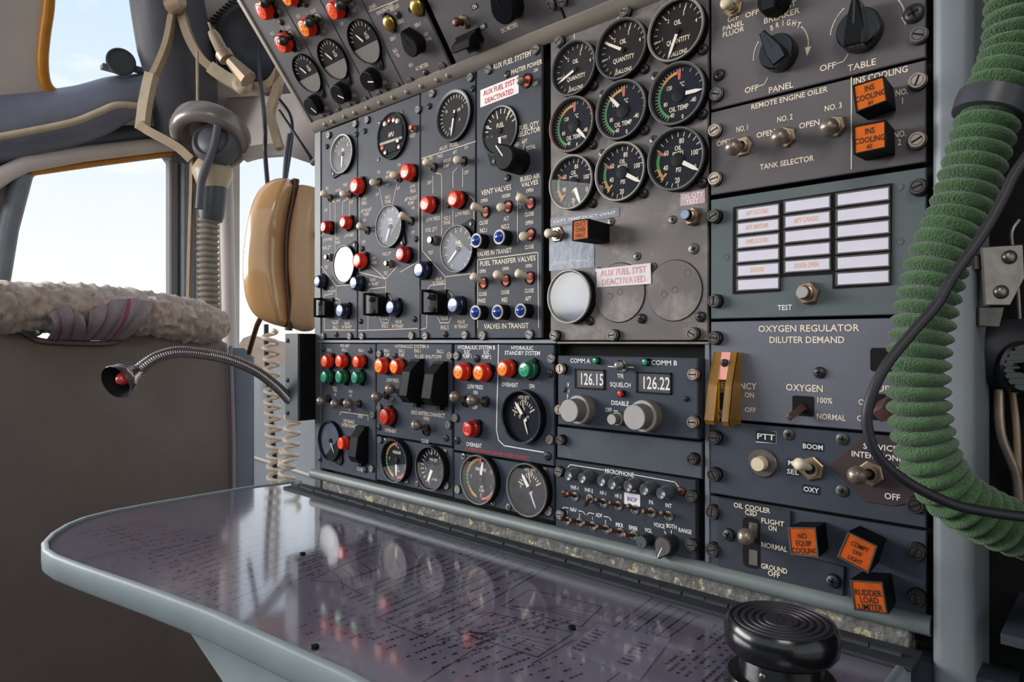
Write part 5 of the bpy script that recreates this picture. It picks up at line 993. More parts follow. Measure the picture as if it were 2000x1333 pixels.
link('clamp_band', MB().tube([c0 - O - d * .02, c0 - O, c0 + d * .5 - O, c1 - O, c1 + d * .02 - O], [.0145, .0158, .0161, .0158, .0145], 32, 0).mesh('clamp_band', 'strap_dark', 50), hs)
cp = [(2300, -100), (2120, 120), (2030, 270), (1982, 340), (1957, 391), (1919, 458), (1860, 542), (1829, 596), (1778, 655), (1727, 720), (1697, 788), (1695, 839), (1714, 890), (1765, 937), (1829, 972), (1889, 993), (2000, 1010), (2100, 1015), (2400, 1030), (2800, 1090)]
cb = smooth_path([atd(x, y, .312) for x, y in cp], 8)
tag(link('cable', MB().tube(cb, .0024, 12, 0).mesh('cable', 'rubber', 80)), 'thin black cable looping across the green hose', 'cable')
bk = thing('mask_bracket', 'riveted metal bracket in the dark bay right of the green hose', 'bracket', atd(1945, 560, .40)); O = atd(1945, 560, .40)
BP = Plane(O, RT, UP)
def bp2(px, py, h=0): a = BP.uv(px, py, h); return a
FR = Matrix(((RT.x, 0, -FW.x, 0), (RT.y, 0, -FW.y, 0), (0, 1, 0, 0), (0, 0, 0, 1)))
def flat(name, px, z0, z1, mt, parent, bev=.0005): return link(name, MB().prism([bp2(*c) for c in px], z0, z1, 0, 0, None, bev).mesh(name, mt, 0), parent, FR)
flat('bracket_plate', [(1905, 485), (1985, 480), (1988, 545), (1960, 598), (1912, 598)], .004, .0055, 'steel', bk); flat('bracket_tab', [(1898, 500), (1932, 497), (1930, 530), (1898, 528)], .0015, .003, 'steel_dark', bk); flat('bracket_leg', [(1908, 600), (1958, 600), (1948, 640), (1908, 638)], .0, .002, 'steel_dark', bk)
for c in [(1958, 505), (1942, 572)]: a = bp2(*c); link('rivet', MB().lathe([(.0042, 0), (.004, .0012), (.0025, .0024), (0, .0028)], 16).mesh('rivet', 'steel', 60), bk, FR @ T(a[0], a[1], .0055))
O = atd(1985, 720, .42); BP = Plane(O, RT, UP)
mk = thing('oxygen_mask', 'black mask with a round ribbed grille behind the green hose', 'mask', O)
pts = [bp2(*c) for c in [(1905, 690), (1915, 650), (1960, 625), (2060, 620), (2080, 760), (2000, 768), (1940, 745)]]
link('mask_body', MB().prism(pts, -.03, 0, 0, 0, None, .008).mesh('mask_body', 'rubber', 60), mk, FR)
a = bp2(1995, 718); link('grille_ring', MB().lathe([(.0165, 0), (.0165, .004), (.0145, .005), (.0140, .002), (0, .002)], 32).mesh('grille_ring', 'black_gloss', 40), mk, FR @ T(*a, 0))
for k in range(7): w = .013 * math.sqrt(max(.05, 1 - ((k - 3) / 3.6) ** 2)); link('grille_slat', MB().box((0, (k - 3) * .0037, .0035), (w * 2, .0014, .002), 0).mesh('grille_slat', 'strap_dark', 0), mk, FR @ T(*a, 0))
link('grille_knob', MB().lathe([(.004, 0), (.004, .006), (.002, .008), (0, .0085)], 16).mesh('grille_knob', 'black_gloss', 60), mk, FR @ T(*a, 0))
for k, (pp_, mt_, lb) in enumerate([([(1990, 430), (1975, 460), (1985, 530), (1992, 640)], 'steel', 'thin steel wire curving past the metal bracket'), ([(1950, 760), (1955, 850), (1985, 930), (1990, 1000)], 'brass', 'brass-coloured rod hanging below the black mask'), ([(1975, 755), (1985, 840), (1990, 990)], 'cream_metal', 'pale cord dangling beside the brass-coloured rod')]):
    tag(link(['wire', 'rod', 'cord'][k], MB().tube(smooth_path([atd(x, y, .435) for x, y in pp_], 6), [.0014, .003, .0022][k], 8, 0).mesh('wire', mt_, 80)), lb, ['wire', 'rod', 'cord'][k])
# ================================================================== box and gooseneck map lamp at the left end of the lower row
bx0 = uL - .034; lb_ = aty(576, 652, -.026).z; hb_ = aty(576, 822, -.026).z
jb = thing('junction_box', 'dark upright metal box at the left end of the lower panels', 'box', (bx0 + .016, 0, hb_))
hgt = lb_ - hb_
link('box_body', MB().box((0, .0, hgt / 2), (.030, .05, hgt), 0, None, .001).mesh('box_body', 'black', 0), jb)
link('box_front', MB().box((0, -.0262, hgt / 2), (.032, .003, hgt * 1.0), 0, None, .0008).mesh('box_front', 'box_grey', 0), jb)
for f_ in (.08, .46, .92): link('screw', cached(('scr', 'dome', .003, .0022, 'screw_dark'), lambda: screw_mesh('dome', .003, .0022, 'screw_dark')), jb, T(-.009, -.0276, hgt * f_) @ R(math.pi / 2, 'X'))
GX = bx0 + .006
gp = [(566, 782), (540, 755), (500, 725), (450, 703), (400, 692), (350, 688), (310, 697), (285, 712), (268, 726)]
gpts = smooth_path([atx(x, y, GX - .004 * i / 8) for i, (x, y) in enumerate(gp)], 30); gpts[0] = gpts[0] + Vector((.012, .012, -.004))
gn = thing('gooseneck_lamp', 'silver gooseneck map lamp with a red bulb over the table', 'lamp', gpts[0]); O = gpts[0]
P_, r = ribbed(gpts, .0063, .0070, .0026, sub=4)
link('gooseneck', MB().tube([q - O for q in P_], r, 14, 0).mesh('gooseneck', 'chrome', 60), gn)
e_ = gpts[-1]; hd = atd(228, 746, (e_ - CAM).dot(FW) - .026); ax = (hd - e_).normalized(); rot_ = ax.to_track_quat('Z', 'Y').to_matrix().to_4x4(); ln = (hd - e_).length
link('lamp_head', MB().lathe([(.0072, -.004), (.0078, .002), (.011, .010), (.0175, .020), (.0195, ln), (.0186, ln + .002), (.0178, ln, 1), (.013, .016, 1), (0, .012, 1)], 28).mesh('lamp_head', ['chrome', 'void'], 50), gn, T(*(e_ - O)) @ rot_)
link('bulb', MB().lathe([(.006, .012), (.0075, .020), (.0078, ln - .010), (.006, ln - .004), (.003, ln - .001), (0, ln)], 18).mesh('bulb', 'red_bulb', 60), gn, T(*(e_ - O)) @ rot_)
# ================================================================== beige shell case with coiled cords
def inflate(mb, pts, dep, mi=0, steps=7, pw=.5, zb=0.0):
    a = sum(pts[i][0] * pts[(i + 1) % len(pts)][1] - pts[(i + 1) % len(pts)][0] * pts[i][1] for i in range(len(pts)))
    if a < 0: pts = pts[::-1]
    cx = sum(q[0] for q in pts) / len(pts); cy = sum(q[1] for q in pts) / len(pts); n = len(pts); vs_ = [(q[0], q[1], zb) for q in pts]; fs = []
    for k in range(1, steps + 1):
        t_ = k / steps; s_ = 1 - t_ ** 1.6 * .82; z = zb + dep * (1 - (1 - t_) ** 2) ** pw; vs_ += [(cx + (q[0] - cx) * s_, cy + (q[1] - cy) * s_, z) for q in pts]
        fs += [((k - 1) * n + i, (k - 1) * n + (i + 1) % n, k * n + (i + 1) % n, k * n + i) for i in range(n)]
    fs.append(tuple(range(steps * n, (steps + 1) * n))); fs.append(tuple(range(n - 1, -1, -1))); mb.add(vs_, fs, mi); return mb
O = atd(552, 500, 1.04); BP = Plane(O, RT, UP)
cs = thing('storage_case', 'glossy beige clamshell case hanging left of the fuel panels', 'case', O)
def sm2(pts, n=5): return [(q.x, q.y) for q in smooth_path([Vector((a, b, 0)) for a, b in pts], n)]
left = [(572, 352), (548, 354), (524, 368), (508, 396), (496, 440), (488, 500), (487, 545), (493, 590), (505, 616), (528, 632), (560, 641)]; seamp = [(566, 630), (565, 590), (560, 540), (559, 490), (563, 440), (571, 395), (577, 365)]
L1 = [bp2(*c) for c in sm2(left) + sm2(seamp)]
link('shell', inflate(MB(), L1, .052, 0, 9).mesh('shell', 'shell_beige', 70), cs, FR)
right = [(586, 358), (606, 362), (622, 372), (626, 420), (627, 520), (622, 600), (612, 640), (590, 648), (568, 642)]; s2 = [(570, 620), (569, 580), (565, 530), (565, 480), (570, 430), (578, 390)]
link('back_shell', inflate(MB(), [bp2(*c) for c in sm2(right) + sm2(s2)], .030, 0, 7, .5, -.01).mesh('back_shell', 'shell_inner', 70), cs, FR)
link('gap_shade', MB().tube([Vector((*bp2(*c), .006)) for c in sm2([(580, 352), (574, 400), (564, 450), (562, 500), (563, 560), (568, 610), (566, 646)])], .006, 8, 0).mesh('gap_shade', 'shell_dark', 60), cs, FR)  # dark tube imitates the shaded gap between the two shells
link('hanger', MB().tube([Vector((*bp2(*c), 0)) for c in [(556, 353), (560, 300), (566, 262)]], .0045, 8, 0).mesh('hanger', 'strap_dark', 60), cs, FR)
mh = (Vector((uL - .004, .03, O.z + .03)) - O); link('mount_arm', MB().tube([Vector((0, .02, .03)) + RT * .03, mh], .006, 8, 0).mesh('mount_arm', 'strap_dark', 60), cs)
def coil(name, pts, label, rad=.0115, wire=.0036, pitch=.0185, d=None):
    path = smooth_path(pts, 14); L_ = [0.0]
    for a, b in zip(path, path[1:]): L_.append(L_[-1] + (b - a).length)
    out_ = []; j = 0; m = int(L_[-1] / pitch * 16)
    for k in range(m + 1):
        dd = L_[-1] * k / m
        while j < len(L_) - 2 and L_[j + 1] < dd: j += 1
        c = path[j].lerp(path[j + 1], (dd - L_[j]) / max(1e-9, L_[j + 1] - L_[j])); a = 2 * math.pi * dd / pitch
        out_.append(c + Vector((math.cos(a), math.sin(a), 0)) * rad)
    o = link(name, MB().tube(out_, wire, 7, 0).mesh(name, 'coil', 80)); tag(o, label, 'cord'); return o
coil('coiled_cord', [atd(526, 645, 1.16), atd(530, 700, 1.16), atd(531, 765, 1.16), atd(534, 850, 1.16), atd(537, 960, 1.16), Vector((atd(537, 960, 1.16).x, atd(537, 960, 1.16).y, .01))], 'cream coiled cord hanging nearest the seat')
coil('coiled_cord', [atd(572, 800, 1.12), atd(570, 850, 1.12), atd(566, 900, 1.12), atd(560, 960, 1.12), Vector((atd(560, 960, 1.12).x, atd(560, 960, 1.12).y, .01))], 'cream coiled cord hanging below the dark metal box')
tag(link('hanging_strap', MB().tube([atd(512, 615, 1.03), atd(502, 636, 1.06), atd(494, 662, 1.1), atd(486, 690, 1.14)], .004, 6, 0).mesh('hanging_strap', 'shell_dark', 60)), 'brown strap slanting down from the beige case', 'strap')
tag(link('power_cord', MB().tube(smooth_path([atd(520, 634, 1.18), atd(521, 700, 1.18), atd(527, 780, 1.18), atd(534, 870, 1.18), atd(537, 960, 1.18), Vector((atd(537, 960, 1.18).x, atd(537, 960, 1.18).y, .004))], 8), .0042, 8, 0).mesh('power_cord', 'rubber', 60)), 'straight black cord running inside the coiled cord by the seat', 'cord')
tag(link('black_cord', MB().tube(smooth_path([atd(505, 90, 1.66), atd(508, 150, 1.5), atd(517, 235, 1.3), atd(518, 300, 1.3), atd(524, 375, 1.25)], 8), .0042, 8, 0).mesh('black_cord', 'rubber', 60)), 'black cord hanging left of the beige case top', 'cord')
tag(link('black_cord', MB().tube(smooth_path([atd(545, 195, 1.1), atd(566, 225, 1.1), atd(570, 265, 1.1), atd(558, 352, 1.08)], 8), .0032, 8, 0).mesh('black_cord', 'rubber', 60)), 'thin black cord bending down to the top of the beige case', 'cord')
tag(link('boom_rod', MB().tube([atd(545, 215, 1.0), atd(585, 275, 1.0), atd(606, 308, 1.0), atd(612, 318, 1.0), Vector((uL - .004, .02, atd(612, 318, 1.0).z))], [.0022, .0022, .0035, .005, .004], 8, 0).mesh('boom_rod', 'rubber', 60)), 'thin black rod with a knob end beside the slope panel corner', 'rod')
# ================================================================== pilot seat seen from behind
SX = -1.35; SB = Plane((SX, 0, .95), (0, 1, 0), (0, 0, 1))
seat = thing('pilot_seat', 'pilot seat seen from behind with a tan shell and sheepskin top', 'seat', (SX, -.08, 0)); so = Vector((SX, -.08, 0))
def sb(px, py): a = SB.uv(px, py); return (a[0] + .08, a[1] + .95)
FS = Matrix(((0, 0, 1, 0), (1, 0, 0, 0), (0, 1, 0, 0), (0, 0, 0, 1)))
scoop = [(-90, 600), (-30, 590), (10, 616), (38, 632), (55, 652), (80, 664), (140, 668), (215, 668), (232, 656), (244, 636), (275, 640), (360, 652), (425, 660), (448, 672)]
bot_ = [(452, 760), (456, 860), (456, 980), (456, 1180)]
pts = [sb(*c) for c in scoop + bot_]; bl = (pts[0][0], .12); br_ = (pts[-1][0], .12)
mb = MB(); mb.prism(pts[:-1] + [br_, bl], -.05, 0, 0, 0, None, .010); link('seat_shell', mb.mesh('seat_shell', 'seat_back', 50), seat, FS)
P_ = smooth_path([Vector((.004, *sb(x, y))) for x, y in [(-30, 588), (12, 618), (38, 634), (55, 654), (80, 666), (140, 670), (215, 670), (234, 657), (247, 636)]], 5)
link('scoop_trim', MB().tube(P_, .0045, 8, 0).mesh('scoop_trim', 'seat_back', 60), seat)
link('piping', MB().tube([Vector((.003, *sb(449, 676))), Vector((.003, *sb(452, 760))), Vector((.003, *sb(455, 860))), Vector((.003, *sb(456, 1100)))], .004, 8, 0).mesh('piping', 'web', 60), seat)
a = sb(454, 700); w_ = sb(452, 700)[0]
yb0 = sb(452, 800)[0]; yb1 = yb0 + .066
mb = MB(); mb.prism(rrect(-.16, yb0 + .002, -.02, yb1, .02, 5), .30, .935, 0, 0, None, .02); link('side_bolster', mb.mesh('side_bolster', 'seat_side', 60), seat)
link('seat_cushion', MB().prism(rrect(-.55, -.22, -.03, yb0, .03, 3), .42, .52, 0, 0, None, .02).mesh('seat_cushion', 'seat_side', 50), seat)
link('seat_base', MB().prism(rrect(-.42, -.14, -.12, yb0 - .08, .03, 3), 0, .42, 0, 0).mesh('seat_base', 'panel_dark', 50), seat)
cpts = [(-120, 596), (-60, 597), (0, 599), (60, 600), (120, 602), (180, 605), (240, 609), (300, 615), (350, 622), (395, 632), (425, 642), (441, 650)]
rad = [.042, .043, .043, .043, .043, .043, .042, .042, .042, .040, .033, .016]
cl = smooth_path([Vector((-.012, *sb(*c))) for c in cpts], 16); rr_ = []
for k in range(len(cl)):
    t_ = k / 16; i = min(int(t_), len(rad) - 2); rr_.append(rad[i] + (rad[i + 1] - rad[i]) * (t_ - i))
wb = MB(); wb.tube(cl, rr_, 44, 0)
nv = []
for i_, q in enumerate(wb.v):
    v_ = Vector(q); c = cl[min(i_ // 44, len(cl) - 1)]; dr = (v_ - c)
    if dr.length > 1e-6:
        k = noise.cell(v_ * 90) * 0; f1 = noise.noise(v_ * 75); f2 = noise.noise(v_ * 190 + Vector((3, 1, 2))); v_ = c + dr * (1 + (.16 * f1 + .09 * f2) * min(1, .043 / max(.02, dr.length)))
        v_.x = c.x + (v_.x - c.x) * 1.7
    nv.append(tuple(v_))
wb.v = nv; link('sheepskin', wb.mesh('sheepskin', 'wool', 80), seat)
# harness webbing bunched in the scoop
def webbing(name, pa, pb, label, folds, seed):
    m, n_ = 26, 22; vs_ = []; fs = []; ms = []
    for i in range(m + 1):
        t_ = i / m
        for j in range(n_ + 1):
            u = j / n_; a_ = Vector((0, *sb(*pa(u)))); b_ = Vector((0, *sb(*pb(u)))); q = a_.lerp(b_, t_)
            q.x = .062 - .048 * t_ ** 2 + .014 * math.sin(math.pi * t_) + .0045 * math.sin(u * folds * math.pi * 2 + seed + t_ * 2.5); vs_.append(tuple(q))
    for i in range(m):
        for j in range(n_): fs.append((i * (n_ + 1) + j, i * (n_ + 1) + j + 1, (i + 1) * (n_ + 1) + j + 1, (i + 1) * (n_ + 1) + j)); ms.append(1 if j in (6, 14) else 0)
    mb = MB(); mb.add(vs_, fs, ms); o = link(name, mb.mesh(name, ['web', 'web_stripe'], 80), seat)
    md = o.modifiers.new('thick', 'SOLIDIFY'); md.thickness = .003; tag(o, label)
webbing('shoulder_strap', lambda u: (75 + 60 * u, 618 - 18 * math.sin(u * 3.1)), lambda u: (88 + 66 * u, 662), 'grey harness webbing fold', 2, 1.0)
webbing('shoulder_strap', lambda u: (150 + 122 * u, 612 - 24 * math.sin(u * 2.4)), lambda u: (146 + 92 * u, 663), 'wide grey harness webbing with red stripes', 4, 2.0)
link('strap_tab', MB().tube([Vector((.035, *sb(270, 592))), Vector((.035, *sb(276, 587))), Vector((.035, *sb(290, 586)))], [.005, .007, .005], 6, 0).mesh('strap_tab', 'white_sticker', 30), seat)
link('lap_strap', MB().tube(smooth_path([Vector((.038, *sb(x, y))) for x, y in [(-40, 566), (20, 580), (60, 590), (98, 602)]], 6), [.004] * 19, 6, 0).mesh('lap_strap', 'strap_dark', 40), seat)
link('buckle', MB().lathe([(.018, 0), (.018, .006), (.014, .010), (0, .011)], 20).mesh('buckle', 'chrome', 50), seat, T(.012, *sb(58, 638)) @ R(math.pi / 2, 'Y'))
# ================================================================== windows, pillars and lining
def slab(name, plane, outer, holes, th, mt, parent=None, z0=0.0, px=True, bev=0.0, smooth=30):
    cu = bpy.data.curves.new('s', 'CURVE'); cu.dimensions = '2D'; cu.fill_mode = 'BOTH'; cu.extrude = th / 2; cu.bevel_depth = bev; cu.bevel_resolution = 2
    for poly in [outer] + list(holes):
        sp = cu.splines.new('POLY'); q = [plane.uv(*c) for c in poly] if px else poly; sp.points.add(len(q) - 1); sp.use_cyclic_u = True
        for k, c in enumerate(q): sp.points[k].co = (c[0], c[1], 0, 1)
    tmp_ = bpy.data.objects.new('s', cu); COL.objects.link(tmp_); dg = bpy.context.evaluated_depsgraph_get(); me = bpy.data.meshes.new_from_object(tmp_.evaluated_get(dg)); bpy.data.objects.remove(tmp_)
    me.materials.clear(); me.materials.append(M[mt]); me.name = name
    return link(name, me, parent, plane.frame(0, 0, z0))
W1 = Plane((-2.02, 0, .95), (0, 1, 0), (0, 0, 1)); du = Vector((.989, .149, 0)); W2 = Plane((-2.02, .369, .95), du, (0, 0, 1))
vw = W1.uv(150, 262)[1]
W3 = Plane((-2.02, 0, .95 + vw), (0, 1, 0), Vector((.62, 0, .785)))
win1 = [(48, 352), (60, 342), (200, 322), (322, 306), (332, 320), (338, 420), (345, 560), (350, 760), (0, 760), (-4, 620), (20, 460)]
win1b = [(342, 326), (350, 336), (355, 420), (358, 600), (358, 760), (352, 760), (349, 600), (346, 440)]
s = slab('window_1', W1, [(-260, 262), (150, 262), (368, 262), (372, 262), (380, 980), (-260, 980)], [win1, win1b], .05, 'frame_grey', None, 0); tag(s, 'front windscreen frame with pale sky beyond the seat', None, None, 'structure')
slab('pane', W1, win1, [], .006, 'window_glass', s, -.01).matrix_local = T(0, 0, -.01)
P_ = [Vector((*W1.uv(*c), .028)) for c in [(-6, 640), (18, 470), (46, 352), (60, 340), (200, 319), (326, 303)]]
link('seal', MB().tube(P_, .009, 8, 0).mesh('seal', 'amber_seal', 50), s)
P_ = [Vector((*W1.uv(*c), .05)) for c in [(-60, 388), (5, 345), (40, 328), (150, 308), (300, 290), (330, 288)]]
link('frame_bead', MB().tube(P_, .020, 10, 0).mesh('frame_bead', 'frame_light', 50), s)
P_ = [Vector((*W1.uv(*c), .04)) for c in [(-60, 420), (5, 360), (14, 420), (0, 520)]]
link('side_bead', MB().tube([Vector((*W1.uv(*c), .03)) for c in [(38, 345), (10, 450), (-8, 560), (-14, 700)]], .022, 10, 0).mesh('side_bead', 'trim_blue', 50), s)
win2 = [(456, 318), (470, 303), (560, 303), (640, 330), (640, 720), (545, 770), (455, 770)]
s = slab('window_2', W2, [(372, 200), (700, 180), (700, 1000), (372, 1000)], [win2], .04, 'frame_light'); tag(s, 'side window with bright daylight behind the beige case', None, None, 'structure')
slab('pane', W2, win2, [], .006, 'window_glass', s, 0).matrix_local = T(0, 0, -.01)
link('seal', MB().tube([Vector((*W2.uv(*c), .024)) for c in [(448, 800), (447, 420), (449, 318), (470, 296)]], .013, 8, 0).mesh('seal', 'cream_metal', 50), s)
sl = [(456, 760), (560, 715), (660, 700), (690, 700), (690, 1000), (456, 1000)]
s2_ = slab('wall_forward', W2, sl, [], .02, 'sidewall', None, .03); tag(s2_, 'pale grey sidewall below the side window', None, None, 'structure')
link('sill_trim', MB().tube([Vector((*W2.uv(*c), .015)) for c in [(456, 868), (560, 900), (640, 925)]], .005, 8, 0).mesh('sill_trim', 'frame_light', 50), s2_)
# pillars between the windows
for k, (x0, x1, mt_, d, lb) in enumerate([(332, 350, 'frame_grey', .03, 'slim grey window pillar'), (357, 384, 'trim_blue', .05, 'blue-grey window pillar'), (384, 392, 'bead', .055, 'tan edge strip of the window pillar')]):
    a, b = W1.uv(x0, 450, d)[0], W1.uv(x1, 450, d)[0]; t0, t1 = W1.uv(360, 318, d)[1], W1.uv(360, 620, d)[1] - .5
    o = link('trim_%d' % (k + 2), MB().prism([(a, t1), (b, t1), (b, t0), (a, t0)], d - .03, d, 0, 0, None, .004).mesh('pillar', mt_, 30), None, W1.frame(0, 0)); tag(o, lb, None, None, 'structure')
o = link('trim_5', MB().tube([atd(441, 330, 1.72), atd(444, 480, 1.72), atd(450, 760, 1.72)], .017, 12, 0).mesh('pillar', 'frame_light', 60)); tag(o, 'tan rounded pillar beside the ribbed mask hose', None, None, 'structure')
win3 = [(96, -40), (94, 10), (84, 60), (80, 110), (84, 150), (96, 170), (115, 180), (170, 178), (250, 158), (304, 146), (312, 130), (308, 80), (296, 30), (284, -40)]
s = slab('window_3', W3, [(-260, 262), (372, 262), (640, 262), (640, -200), (-260, -200)], [win3], .04, 'frame_light'); tag(s, 'eyebrow window with an amber edge above the windscreen', None, None, 'structure')
slab('pane', W3, win3, [], .006, 'window_glass', s, 0).matrix_local = T(0, 0, -.01)
link('seal', MB().tube([Vector((*W3.uv(*c), .020)) for c in sm2([(93, -40), (91, 10), (84, 60), (80, 110), (84, 150), (96, 170), (118, 181)], 5)], .0125, 8, 0).mesh('seal', 'amber_seal', 50), s)
mr = thing('round_mirror', 'small round mirror on a clip at the corner of the eyebrow window', 'mirror', W3.hit(236, 133, .03)); O = W3.hit(236, 133, .03)
c = W3.hit(236, 122, .035) - O; MR = T(*c) @ FR @ R(math.radians(35), 'Y')
link('mirror_rim', MB().lathe([(.030, -.004), (.033, 0), (.033, .008), (.029, .010), (.028, .006), (0, .006)], 28).mesh('mirror_rim', 'strap_dark', 50), mr, MR)
link('mirror_clip', MB().box((0, 0, 0), (.018, .02, .03), 0, None, .003).mesh('mirror_clip', 'steel', 0), mr, T(*(W3.hit(236, 133, .03) - O)))
for x_ in (218, 262): link('clip_pad', MB().box((0, 0, 0), (.018, .045, .014), 0, None, .003).mesh('clip_pad', 'trim_blue', 0), mr, T(*(W3.hit(x_, 134, .02) - O)))
# padded lining roll under the eyebrow window
P_ = smooth_path([W3.hit(x, y, .035) for x, y in [(-160, 272), (0, 255), (90, 239), (170, 219), (230, 195), (280, 182), (318, 172)]], 8); rd = [.090 - .050 * k / (len(P_) - 1) for k in range(len(P_))]
pdl = thing('padded_lining', 'blue-grey padded lining roll below the eyebrow window', 'padding', P_[len(P_) // 2]); PO = P_[len(P_) // 2]
link('roll', MB().tube([q - PO for q in P_], rd, 20, 0).mesh('roll', 'pad', 60), pdl)
P_ = smooth_path([W3.hit(x, y, .15) for x, y in [(-160, 296), (0, 267), (90, 250), (150, 236), (195, 218), (230, 205), (280, 208)]], 8)
tag(link('beading', MB().tube([q - PO for q in P_], .008, 8, 0).mesh('beading', 'bead', 60), pdl), 'cream beading')
tag(link('rubber_strip', MB().tube([q - PO for q in [W1.hit(-160, 312, .04), W1.hit(20, 292, .04), W1.hit(180, 270, .04), W1.hit(300, 256, .04)]], .024, 10, 0).mesh('rubber_strip', 'pad_dark', 60), pdl), 'dark rubber strip')
# dark column lining right of the eyebrow window
P_ = smooth_path([W3.hit(x, y, .06) for x, y in [(318, -60), (330, 20), (345, 100), (358, 170), (362, 220), (360, 262)]], 8)
tag(link('column_lining', MB().tube(P_, [.09 - .03 * abs(k / (len(P_) - 1) - .4) for k in range(len(P_))], 18, 0).mesh('column_lining', 'pad_dark', 60)), 'dark padded column right of the eyebrow window', 'padding')
# overhead dark panel with loudspeakers
O = atd(480, 60, 1.75); BP = Plane(O, RT, UP)
ov = thing('overhead_speaker_unit', 'dark overhead panel with a round black loudspeaker and grille', 'speaker panel', O)
link('panel_back', MB().prism([bp2(*c) for c in [(380, -120), (760, -120), (700, 160), (560, 190), (430, 150), (395, 60)]], -.05, -.02, 0, 0, None, .006).mesh('panel_back', 'pad_dark', 40), ov, FR)
a = bp2(500, 84); link('speaker_ring', MB().lathe([(.098, -.02), (.094, .02), (.082, .028), (.070, .012), (.03, -.005), (0, -.008)], 36).mesh('speaker_ring', 'rubber', 50), ov, FR @ T(*a, 0) @ R(.5, 'Y'))
a = bp2(385, 8); link('lamp_ring', MB().lathe([(.030, -.02), (.030, .01), (.024, .012), (.022, 0), (0, -.004)], 28).mesh('lamp_ring', 'strap_dark', 50), ov, FR @ T(*a, 0))
for k in range(11): y_ = 44 - k * 7; link('grille_slat', MB().tube([Vector((*bp2(402 + k * 1.0, y_ - 4), 0)), Vector((*bp2(468, y_ + 14), 0))], .0032, 6, 0).mesh('grille_slat', 'rubber', 40), ov, FR)
lt = thing('map_light', 'small tan cylinder lamp on a bracket by the black loudspeaker', 'lamp', atd(440, 95, 1.45)); O = atd(440, 95, 1.45); BP = Plane(O, RT, UP)
link('lamp_body', MB().tube([Vector((*bp2(414, 62), 0)), Vector((*bp2(420, 72), .0)), Vector((*bp2(434, 100), 0)), Vector((*bp2(436, 104), 0)), Vector((*bp2(444, 116), 0))], [.009, .012, .013, .018, .017], 16, 0).mesh('lamp_body', 'cream_metal', 40), lt, FR)
link('lamp_stem', MB().tube([Vector((*bp2(408, 44), 0)), Vector((*bp2(415, 64), 0))], .003, 8, 0).mesh('lamp_stem', 'cream_metal', 60), lt, FR)
link('lamp_arm', MB().tube([Vector((*bp2(450, 118), 0)), Vector((*bp2(485, 156), 0))], [.012, .020], 8, 0).mesh('lamp_arm', 'cream_metal', 40), lt, FR)
# ------------------------------------------------------------------ hanging mask with its metal head harness
O = atd(410, 262, 1.6); BP = Plane(O, RT, UP)
hm = thing('hanging_mask', 'grey mask hanging in a tan metal head harness with a ribbed hose', 'mask', O)
def ribbon(name, pts, w, th, mt, z=0.0):
    q = smooth_path([Vector((*bp2(*c), z)) for c in pts], 6); vs_ = []; fs = []; m = len(q)
    for k in range(m):
        t_ = (q[min(k + 1, m - 1)] - q[max(0, k - 1)]).normalized(); s_ = Vector((-t_.y, t_.x, 0)) * (w / 2)
        for (a_, b_) in ((-1, -1), (1, -1), (1, 1), (-1, 1)): vs_.append(tuple(q[k] + s_ * a_ + Vector((0, 0, th / 2 * b_))))
    for k in range(m - 1): fs += [(k * 4 + i, k * 4 + (i + 1) % 4, k * 4 + 4 + (i + 1) % 4, k * 4 + 4 + i) for i in range(4)]
    fs += [(3, 2, 1, 0), tuple((m - 1) * 4 + i for i in range(4))]
    mb = MB(); mb.add(vs_, fs, 0); return link(name, mb.mesh(name, mt, 40), hm, FR)
ribbon('harness_arm', [(345, 8), (340, 40), (330, 90), (312, 135), (300, 158)], .013, .02, 'cream_metal', .01); ribbon('harness_arm', [(352, 10), (360, 45), (375, 85), (400, 122), (440, 150), (480, 168), (515, 170), (535, 158), (548, 135)], .019, .02, 'cream_metal', .0)
ribbon('harness_slider', [(303, 150), (296, 180), (290, 212), (284, 258)], .022, .024, 'bead', .015)
ribbon('harness_arm', [(284, 250), (300, 262), (330, 278), (360, 296), (384, 318)], .020, .02, 'cream_metal', .02); ribbon('harness_arm', [(383, 312), (382, 380), (379, 470), (376, 590)], .007, .012, 'cream_metal', .02)
ribbon('harness_arm', [(548, 140), (540, 180), (528, 220), (535, 250), (546, 290)], .018, .02, 'cream_metal', .0); ribbon('cross_arm', [(470, 300), (500, 292), (548, 288)], .028, .02, 'frame_light', -.02)
ribbon('harness_slider', [(415, 135), (440, 152), (468, 168)], .028, .026, 'bead', .004)
link('harness_hinge', MB().tube([Vector((*bp2(338, 20), .012)), Vector((*bp2(341, 20), .02)), Vector((*bp2(357, 14), .02)), Vector((*bp2(360, 14), .012))], [.014, .021, .024, .016], 18, 0).mesh('harness_hinge', 'cream_metal', 50), hm, FR)
a = bp2(480, 172); link('adjust_knob', MB().lathe([(.022, 0), (.022, .012), (.018, .018), (.008, .020), (0, .016)], 24).mesh('adjust_knob', 'bead', 50), hm, FR @ T(*a, .015))
a = bp2(413, 262); link('mask_shell', MB().lathe([(.088, -.01), (.090, .012), (.083, .030), (.066, .034), (.058, .026), (.045, .0), (0, -.012)], 44).mesh('mask_shell', 'mask_grey', 60), hm, FR @ T(*a, 0) @ R(math.radians(58), 'X'))
a = bp2(412, 262); link('mask_lining', MB().lathe([(.062, .03), (.060, .012), (.04, .002), (0, -.002)], 36).mesh('mask_lining', 'mask_cream', 60), hm, FR @ T(*a, 0) @ R(math.radians(58), 'X'))
a = bp2(432, 288); link('valve_body', MB().lathe([(.050, -.02), (.050, .012), (.040, .024), (.034, .020), (.028, .026), (.012, .030), (0, .030)], 32).mesh('valve_body', 'pad_dark', 45), hm, FR @ T(*a, .03) @ R(math.radians(-10), 'X'))
